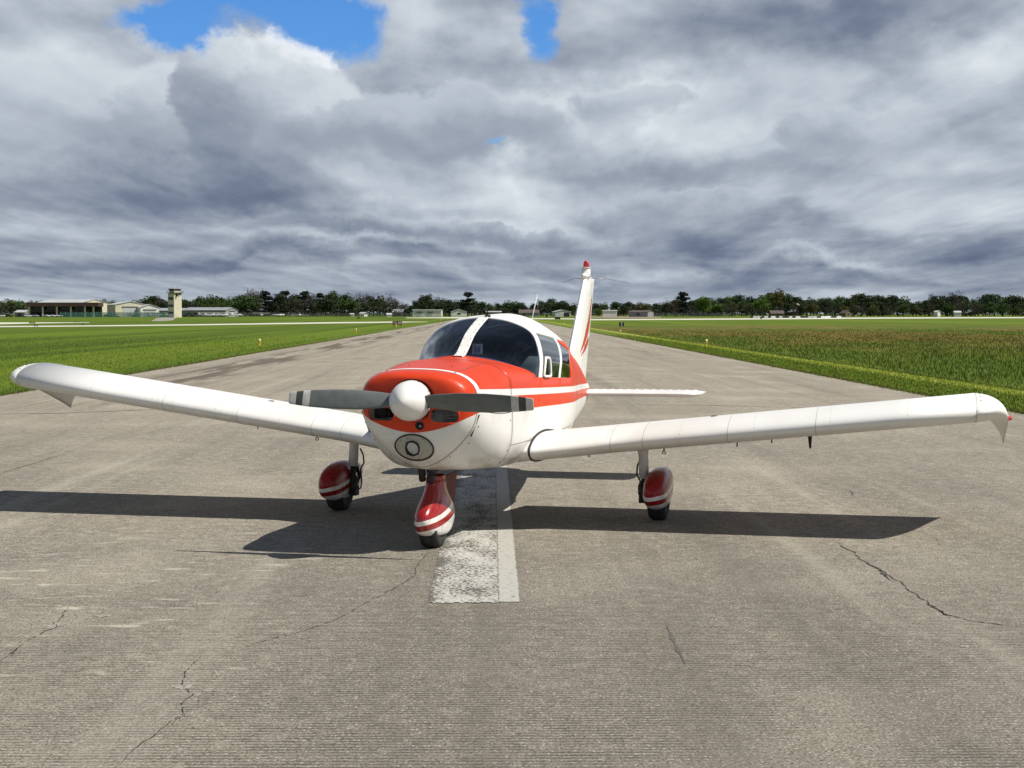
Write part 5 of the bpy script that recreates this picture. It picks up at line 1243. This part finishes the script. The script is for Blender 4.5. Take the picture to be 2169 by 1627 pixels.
for px, Y, rz, k, lab in ((432, 868, 0.9, 0, 'leftmost white high-wing aircraft in the parked row right of the tower'), (447, 880, 1.1, 2, 'white low-wing aircraft second in the parked row right of the tower'),
        (462, 890, 0.8, 0, 'white high-wing aircraft third in the parked row by the grey shed'), (474, 885, 1.3, 2, 'white low-wing aircraft fourth in the parked row by the grey shed'),
        (487, 900, 0.9, 0, 'white high-wing aircraft fifth in the parked row by the grey shed'), (503, 905, 1.2, 2, 'white low-wing aircraft at the right end of the parked row'),
        (554, 900, 0.2, 0, 'white high-wing aircraft with wide wings by the pines'), (592, 890, 1.5, 1, 'white aircraft with dark blue tail seen side-on by the pines'), (635, 910, 0.1, 2, 'low white aircraft alone right of the blue-tailed one'),
        (277, 875, 0.7, 3, 'white aircraft with blue tail behind the fence by the cream hangar'), (313, 872, 1.3, 2, 'white aircraft in front of the small white hangar'), (327, 868, 1.0, 2, 'white low-wing aircraft just left of the control tower'), (348, 880, 1.55, 3, 'blue-tailed white aircraft beside the control tower foot')):
    o = link('parked_aircraft', PLM[k]); o.location = at_depth(px, Y); o.location.z = -0.03; o.rotation_euler = (0, 0, rz); tag(o, lab, 'aircraft', 'small aircraft parked by the hangars')
def car_mesh(m):
    g = MB(); g.grid(sections([(-2.2, 0.7, 0.35, 0.6), (-2.1, 0.85, 0.3, 0.8), (-0.9, 0.9, 0.28, 0.95), (1.6, 0.9, 0.28, 1.0), (2.15, 0.85, 0.32, 0.95), (2.25, 0.7, 0.4, 0.8)], 14, 4), 0, True, close=True)
    g.grid(sections([(-1.1, 0.6, 0.9, 0.98), (-0.5, 0.72, 0.9, 1.42), (1.2, 0.72, 0.9, 1.45), (1.9, 0.62, 0.9, 1.0)], 12, 4), 1, True, close=True)
    g.box((0, 0.4, 1.45), (1.3, 1.7, 0.06))
    for sx in (-0.85, 0.85):
        for y in (-1.35, 1.35): g.tube([(sx-0.1, y, 0.32), (sx+0.1, y, 0.32)], 0.32, 12, 2)
    return g.mesh('car', [m, M_WIN, M_BLACK])
CARW, CARD, CARS = (car_mesh(mat('car_'+n, c, 0.3, 0, 0.5)) for n, c in (('white', (0.75, 0.75, 0.75)), ('dark', (0.02, 0.022, 0.025)), ('silver', (0.42, 0.43, 0.44))))
for px, rz, me, lab in ((4, 1.5, CARW, 'white car at the far left edge beside the trees'), (19, 1.4, CARD, 'dark car right of the far left white car'), (44, 1.2, CARD, 'dark car by the small grey shed'), (60, 1.5, CARW, 'white car in front of the small grey shed'),
        (75, 1.3, CARS, 'silver car under the left bay of the brown hall'), (99, 1.1, CARW, 'white car left of three in front of the brown hall'), (111, 1.2, CARW, 'white car middle of three in front of the brown hall'), (126, 1.5, CARW, 'white car right of three in front of the brown hall'),
        (228, 1.4, CARD, 'dark car in front of the large cream hangar'), (246, 1.2, CARS, 'silver car between the cream hangars'), (396, 1.5, CARD, 'dark car just right of the control tower'), (408, 1.0, CARD, 'dark car nearer the parked aircraft right of the tower')):
    o = link('parked_car', me); o.location = at_depth(px, 872); o.location.z = -0.03; o.rotation_euler = (0, 0, rz); tag(o, lab, 'car', 'cars parked by the hangars')
M_BARRIER = mottled('white_barrier_plastic', (0.78, 0.79, 0.80), (0.7, 0.71, 0.73), 1.0, 0.5)
bm_ = MB(); bm_.add([(sx*w, sy*d, z) for z, w, d in ((0, 1.05, 0.30), (0.25, 1.05, 0.30), (0.45, 1.02, 0.16), (0.75, 1.0, 0.12)) for sx, sy in ((-1, -1), (1, -1), (1, 1), (-1, 1))],
    [(4*k+i, 4*k+(i+1) % 4, 4*k+4+(i+1) % 4, 4*k+4+i) for k in range(3) for i in range(4)]+[(12, 13, 14, 15)]); BAR = bm_.mesh('barrier', M_BARRIER)
bd_ = MB(); bd_.v, bd_.f, bd_.mi, bd_.sm = bm_.v, bm_.f, bm_.mi, bm_.sm; BARD = bd_.mesh('barrier_dark', M_BLACK)
WH = (1600, 1608.5, 1621.5, 1637.5, 1652.5, 1676, 1690, 1716.5, 1727, 1744, 1753, 1757.5, 1777)
ORD = ('first', 'second', 'third', 'fourth', 'fifth', 'sixth', 'seventh', 'eighth', 'ninth', 'tenth', 'eleventh', 'twelfth', 'thirteenth')
for k, px in enumerate(WH):
    o = link('barrier', BAR); o.location = at_depth(px, 700+(k % 3)*8); o.location.z = -0.03; o.rotation_euler = (0, 0, (k*37 % 7-3)*0.05)
    tag(o, f'{ORD[k]} white barrier block from the left in the row beyond the bright far runway', 'barrier', 'white barrier blocks in the far row')
for k, px in enumerate((1594, 1614, 1629, 1645, 1660, 1668, 1683, 1700, 1708, 1735, 1765, 1771)):
    o = link('barrier', BARD); o.location = at_depth(px, 704+(k % 3)*8); o.location.z = -0.03; tag(o, f'{ORD[k]} black barrier block from the left in the row beyond the bright far runway', 'barrier', 'black barrier blocks in the far row')
WS = empty('windsock', at_depth(1687, 740)); WS.location.z = -0.03; tag(WS, 'windsock with pale sock on a reddish pole before the right trees', 'windsock')
M_RUST = mat('rusty_pole', (0.10, 0.05, 0.035), 0.7); zt_ = zat(644, 740)
g = MB(); g.tube([(0, 0, 0), (0, 0, zt_)], [0.14, 0.09], 8); g.build('pole', M_RUST, WS)
g = MB(); g.tube([(0, 0, zt_-0.1), (0.6, 0, zt_-0.15), (1.3, 0, zt_-0.6)], [0.38, 0.33, 0.2], 12, caps=False); g.build('sock', mat('sock_fabric', (0.5, 0.40, 0.35), 0.8), WS)

# ---------------------------------------------------------------- trees
def leafmat(name, c1, c2, c3):
    def f(nt, p):
        oi = nt.nodes.new('ShaderNodeObjectInfo'); rr = E(oi.outputs['Random']); v, _ = obj_xyz(nt)
        n = NOISE(v, 9.0, 3, 0.6); c = MIX(n.step(0.35, 0.7), c1, c2); c = MIX((rr*0.8).clamp(), c, c3); setcol(nt, p, c)
    return mat(name, c1, 0.7, spec=0.2, build=f)
M_LEAF = {'dark': leafmat('dark_leaves', (0.020, 0.034, 0.012), (0.034, 0.055, 0.016), (0.030, 0.046, 0.018)),
          'green': leafmat('green_leaves', (0.035, 0.065, 0.014), (0.060, 0.100, 0.020), (0.045, 0.075, 0.022)),
          'bright': leafmat('fresh_leaves', (0.065, 0.120, 0.018), (0.095, 0.165, 0.024), (0.075, 0.125, 0.022)),
          'olive': leafmat('olive_leaves', (0.075, 0.075, 0.022), (0.105, 0.100, 0.028), (0.065, 0.08, 0.03)),
          'bud': leafmat('budding_twigs', (0.060, 0.052, 0.042), (0.085, 0.075, 0.058), (0.05, 0.048, 0.035)),
          'brown': leafmat('brown_twigs', (0.034, 0.028, 0.018), (0.050, 0.042, 0.022), (0.038, 0.04, 0.018)),
          'pine': leafmat('pine_needles', (0.012, 0.020, 0.014), (0.020, 0.032, 0.018), (0.016, 0.026, 0.016))}
M_BARK = mottled('bark', (0.05, 0.042, 0.034), (0.085, 0.075, 0.062), 6.0, 0.9)
def quads(cs, size, rg):
    n = len(cs); a = rg.normal(size=(n, 3)); a /= np.linalg.norm(a, axis=1)[:, None]; b = np.cross(a, rg.normal(size=(n, 3))); b /= np.linalg.norm(b, axis=1)[:, None]
    s_ = (size*rg.uniform(0.6, 1.4, n))[:, None]; return np.stack([cs-a*s_, cs-b*s_*0.7, cs+a*s_, cs+b*s_*0.7], 1)
def qmesh(name, v, m):
    n = len(v); me = bpy.data.meshes.new(name); me.vertices.add(4*n); me.vertices.foreach_set('co', v.astype(np.float32).ravel()); me.loops.add(4*n)
    me.loops.foreach_set('vertex_index', np.arange(4*n, dtype=np.int32)); me.polygons.add(n); me.polygons.foreach_set('loop_start', np.arange(n, dtype=np.int32)*4)
    me.update(calc_edges=True); me.materials.append(m); return me
def broad(seed, kind, wide=0.36, low=0.12, n=2600, clumps=44, leaf=0.026, hollow=0.25):
    """unit-height tree: (trunk mesh, crown mesh)"""
    rg = np.random.default_rng(seed); cs = []; lims = []
    for k in range(clumps):
        d = rg.normal(size=3); d /= np.linalg.norm(d); f = rg.uniform(hollow, 0.92)
        zc = (1+low)/2; c = np.array([d[0]*wide*f, d[1]*wide*f, zc+d[2]*(1-low)/2*f*0.9]); lims.append(c)
        rad = rg.uniform(0.09, 0.16); m = n//clumps; e = rg.normal(size=(m, 3)); e /= np.linalg.norm(e, axis=1)[:, None]
        cs.append(c+e*rad*rg.uniform(0.55, 1.05, m)[:, None]*np.array([1.15, 1.15, 0.85]))
    v = quads(np.concatenate(cs), leaf, rg)
    g = MB(); g.tube([(0, 0, 0), (0.004, 0, 0.2), (-0.006, 0.004, 0.45), (0, 0, 0.75)], [0.024, 0.018, 0.013, 0.004], 7)
    for c in lims[::2]: z0 = rg.uniform(0.2, 0.5); g.tube([(0, 0, z0), tuple(c*np.array([0.5, 0.5, 1])*0.5+np.array([0, 0, z0*0.5+0.02])), tuple(c)], [0.010, 0.006, 0.002], 5)
    return g.mesh('trunk', M_BARK), qmesh('crown', v, M_LEAF[kind])
def bare(seed, kind, wide=0.36, n=1900):
    rg = np.random.default_rng(seed); g = MB(); tips = []
    g.tube([(0, 0, 0), (0.003, 0, 0.3), (0, 0.004, 0.7)], [0.022, 0.015, 0.006], 7)
    for k in range(26):
        a = rg.uniform(0, 2*math.pi); z0 = rg.uniform(0.18, 0.6); r_ = wide*rg.uniform(0.4, 1.0); z1 = min(1.0, z0+rg.uniform(0.15, 0.5)); mid = (math.cos(a)*r_*0.45, math.sin(a)*r_*0.45, z0+(z1-z0)*0.4); end = (math.cos(a)*r_, math.sin(a)*r_, z1)
        g.tube([(0, 0, z0), mid, end], [0.009, 0.006, 0.002], 5); tips += [mid, end, tuple((np.array(mid)+np.array(end))/2)]
    t = np.array(tips); cs = t[rg.integers(0, len(t), n)]+rg.normal(size=(n, 3))*0.075
    return g.mesh('trunk', M_BARK), qmesh('crown', quads(cs, 0.018, rg), M_LEAF[kind])
def pine(seed, kind='pine', n=3000, wide=0.32):
    rg = np.random.default_rng(seed); cs = []; g = MB(); g.tube([(0, 0, 0), (0, 0, 0.97)], [0.020, 0.004], 7)
    for k in range(34):
        z = rg.uniform(0.12, 0.97); a = rg.uniform(0, 2*math.pi); r_ = wide*(1.08-z)*rg.uniform(0.7, 1.6)+0.02; m = n//34
        u = rg.uniform(0.1, 1, m); c = np.stack([np.cos(a)*r_*u, np.sin(a)*r_*u, z-0.02+u*0.02], 1)+rg.normal(size=(m, 3))*np.array([0.035, 0.035, 0.018]); cs.append(c)
        g.tube([(0, 0, z-0.02), (math.cos(a)*r_, math.sin(a)*r_, z)], [0.006, 0.002], 4)
    return g.mesh('trunk', M_BARK), qmesh('crown', quads(np.concatenate(cs), 0.026, rg), M_LEAF[kind])
PROTO = {'dark': [broad(11, 'dark'), broad(12, 'dark', 0.42, 0.15), broad(13, 'dark', 0.30, 0.2)], 'green': [broad(21, 'green'), broad(22, 'green', 0.44, 0.12), broad(23, 'green', 0.33, 0.18)],
         'bright': [broad(31, 'bright', 0.38, 0.10), broad(32, 'bright', 0.46, 0.12)], 'olive': [broad(41, 'olive', 0.40, 0.10), broad(42, 'olive', 0.34, 0.18, hollow=0.3)],
         'bud': [bare(51, 'bud'), broad(52, 'bud', 0.38, 0.10, leaf=0.017), broad(53, 'bud', 0.34, 0.12, leaf=0.017)], 'brown': [bare(61, 'brown', 0.50, 1300), broad(62, 'brown', 0.55, 0.03, leaf=0.016), bare(63, 'brown', 0.42, 1200)],
         'pine': [pine(71), pine(72), pine(73, wide=0.36)]}
KW = {'dark': 'dark green broadleaf tree', 'green': 'mid green broadleaf tree', 'bright': 'fresh bright green tree', 'olive': 'yellowish olive tree', 'bud': 'thin grey budding tree', 'brown': 'brown twiggy low tree', 'pine': 'dark pine tree'}
MARK = [(4, 'far left white car'), (49, 'small grey shed'), (90, 'left end of the brown hall'), (133, 'middle of the brown hall'), (185, 'right end of the brown hall'), (225, 'large cream hangar'), (272, 'cream sliding-door hangar'),
        (314, 'small white hangar'), (371, 'control tower'), (408, 'dark cars by the tower'), (446, 'long grey shed'), (495, 'grey shed tan end'), (554, 'wide-winged parked aircraft'), (592, 'blue-tailed parked aircraft'), (635, 'lone low parked aircraft'),
        (690, 'grey wood left end'), (746, 'tiny box hut'), (770, 'tiny white hut'), (824, 'tent-like hut'), (862, 'long white shed left end'), (906, 'long white shed'), (972, 'white gabled house'), (1046, 'low pale building'), (1085, 'cabin roof'),
        (1120, 'brown roofed low house'), (1189, 'pale arched shed'), (1238, 'tail fin'), (1291, 'white flat shed'), (1358, 'grey low building'), (1400, 'chain-link fence left part'), (1447, 'solitary dark pine'), (1492, 'rounded bright green tree'),
        (1550, 'chain-link fence right end'), (1600, 'barrier row left end'), (1644, 'brown roofed house'), (1687, 'windsock'), (1735, 'barrier row right half'), (1791, 'tan gabled house'), (1850, 'thicket by tan house'), (1910, 'high wood before white house'),
        (1985, 'white house in the bushes'), (2027, 'white roofed house'), (2085, 'high wood past white houses'), (2150, 'right edge of the picture')]
USED = {}
def plant(px, Y, pytop, kind, rg, label=None, wk=1.0, row='back'):
    pr = PROTO[kind][rg.randrange(len(PROTO[kind]))]; base = at_depth(px, Y); h = max(zat(pytop, Y), 2.0)
    mp, mn = min(MARK, key=lambda q: abs(q[0]-px)); side = 'above' if abs(mp-px) < 9 else ('left of' if px < mp else 'right of')
    lab = label or f"{KW[kind]}, {row} row, {side} {mn}"
    t = empty('tree', (base.x, base.y, -0.05), (0, 0, rg.uniform(0, 6.28))); t.scale = (h*wk, h*wk, h)
    USED.setdefault(lab, []).append(t); tag(t, lab, 'tree')
    for nm, me in zip(('trunk', 'crown'), pr): link(nm, me, t)
TOPS = [(-60, 630), (0, 630), (60, 629), (120, 631), (200, 632), (295, 632), (305, 622), (330, 617), (352, 622), (385, 630), (420, 627), (440, 621), (480, 624), (510, 620), (530, 611), (560, 613), (600, 614), (650, 614), (690, 616), (712, 612), (760, 618), (800, 619), (835, 624), (855, 634), (880, 629), (905, 619), (925, 624), (960, 630), (985, 621), (1005, 634), (1060, 638), (1095, 631), (1115, 638), (1140, 636), (1180, 625), (1210, 634), (1235, 641), (1280, 638), (1325, 634), (1365, 638), (1400, 636), (1440, 628), (1475, 631), (1492, 620), (1520, 628), (1545, 620), (1590, 617), (1620, 622), (1642, 609), (1665, 619), (1690, 620), (1720, 627), (1750, 621), (1790, 621), (1805, 614), (1840, 618), (1870, 616), (1900, 617), (1932, 632), (1965, 626), (2000, 617), (2020, 614), (2050, 621), (2070, 628), (2090, 616), (2120, 616), (2150, 620), (2240, 622)]
def top(px): return float(np.interp(px, [a for a, _ in TOPS], [b for _, b in TOPS]))
def kinds(px):
    for a, b, k in ((-99, 130, ['olive', 'green', 'bright', 'olive']), (130, 300, ['green', 'olive', 'green', 'dark']), (300, 380, ['dark', 'dark', 'green', 'bud']), (380, 470, ['green', 'green', 'bud', 'dark']), (470, 530, ['green', 'pine', 'dark', 'green']),
                    (530, 700, ['pine', 'dark', 'pine', 'bud', 'pine', 'dark']), (700, 745, ['green', 'dark']), (745, 865, ['bud', 'bud', 'dark', 'brown']), (865, 965, ['dark', 'bud', 'dark', 'dark']), (965, 1240, ['dark', 'dark', 'green', 'dark']), (1240, 1330, ['green', 'dark', 'dark']),
                    (1330, 1390, ['olive', 'dark', 'dark']), (1390, 1475, ['dark', 'brown', 'green', 'dark']), (1475, 1520, ['bright', 'green']), (1520, 1640, ['green', 'bright', 'green', 'dark']), (1640, 1720, ['green', 'dark', 'olive', 'dark']), (1720, 2300, ['dark', 'dark', 'green', 'dark'])):
        if a <= px < b: return k
rg = random.Random(42)
px = -50.0
while px < 2230:                                                         # back row
    k = kinds(px); kk = k[rg.randrange(len(k))]
    plant(px, rg.uniform(1120, 1180), top(px)+rg.uniform(-1.0, 5.0), kk, rg, wk=rg.uniform(1.0, 1.4) if kk != 'pine' else 1.3); px += rg.uniform(16, 25)
px = -55.0
while px < 2230:                                                         # front row
    k = kinds(px); kk = k[rg.randrange(len(k))]; t0 = top(px)
    plant(px, rg.uniform(1040, 1090), t0+(668-t0)*rg.uniform(0.10, 0.45), kk, rg, wk=rg.uniform(1.1, 1.6) if kk != 'pine' else 1.5, row='front'); px += rg.uniform(22, 34)
px = 1545.0
while px < 2220:                                                         # brown thicket in front of the right-hand trees
    plant(px, rg.uniform(990, 1025), rg.uniform(638, 650), ['brown', 'brown', 'olive', 'green'][rg.randrange(4)] if px > 1700 else 'brown', rg, wk=rg.uniform(1.1, 1.5), row='lowest'); px += rg.uniform(26, 40)
for px, Y, tp, kd, lab, wk in ((1447, 1040, 618, 'pine', 'solitary dark pine rising above the trees right of the tail fin', 1.4), (1492, 1010, 623, 'bright', 'rounded bright green tree right of the solitary dark pine', 1.2), (1362, 1000, 640, 'olive', 'rounded yellow-green tree over the grey building right of the tail fin', 1.7),
        (1642, 1060, 607, 'olive', 'tallest ragged olive tree just left of the windsock', 0.9), (1612, 1020, 626, 'bright', 'bright green tree left of the windsock', 1.1), (991, 1040, 617, 'pine', 'tall pine beside the white gabled house', 1.25), (907, 1040, 618, 'dark', 'pointed dark tree above the long white shed', 0.9),
        (1425, 1010, 634, 'brown', 'brown leafless tree left of the solitary dark pine', 1.2), (1322, 960, 643, 'dark', 'rounded dark tree between the low sheds right of the tail fin', 1.0), (2022, 1080, 612, 'bud', 'pale budding tree standing above the far right trees', 0.9),
        (538, 1060, 609, 'bud', 'pale budding tree above the dark pines', 0.8), (1266, 980, 652, 'bright', 'small green bush tree at the foot of the tail fin', 1.3)): plant(px, Y, tp, kd, rg, lab, wk)
for lab, ts in USED.items():
    if len(ts) == 2:                                                     # two of a kind at one landmark: tell them apart
        ts.sort(key=lambda t: t.location.x/t.location.y); ts[0]['label'] = 'left twin, '+lab; ts[1]['label'] = 'right twin, '+lab
    elif len(ts) > 2:
        for t in ts: t['group'] = 'alike trees: '+lab
# low tangle under the trees
rg2 = np.random.default_rng(9); n = 46000; pxs = rg2.uniform(-80, 2250, n); Ys = rg2.uniform(1045, 1130, n); gx = np.array([ground_at(0, 700).x/ground_at(0, 700).y + (q/FPX) for q in pxs])*Ys
hh = (5.2+3.0*np.sin(pxs*0.05)*np.sin(pxs*0.017+1))*np.sqrt(rg2.uniform(0, 1, n)); v = quads(np.stack([gx, Ys, np.maximum(hh, 0.1)], 1), 0.6, rg2)
o = link('undergrowth', qmesh('undergrowth', v, leafmat('undergrowth_leaves', (0.018, 0.024, 0.011), (0.030, 0.036, 0.016), (0.02, 0.026, 0.012)))); tag(o, 'dark low undergrowth along the foot of the far trees', 'undergrowth', kind='stuff')
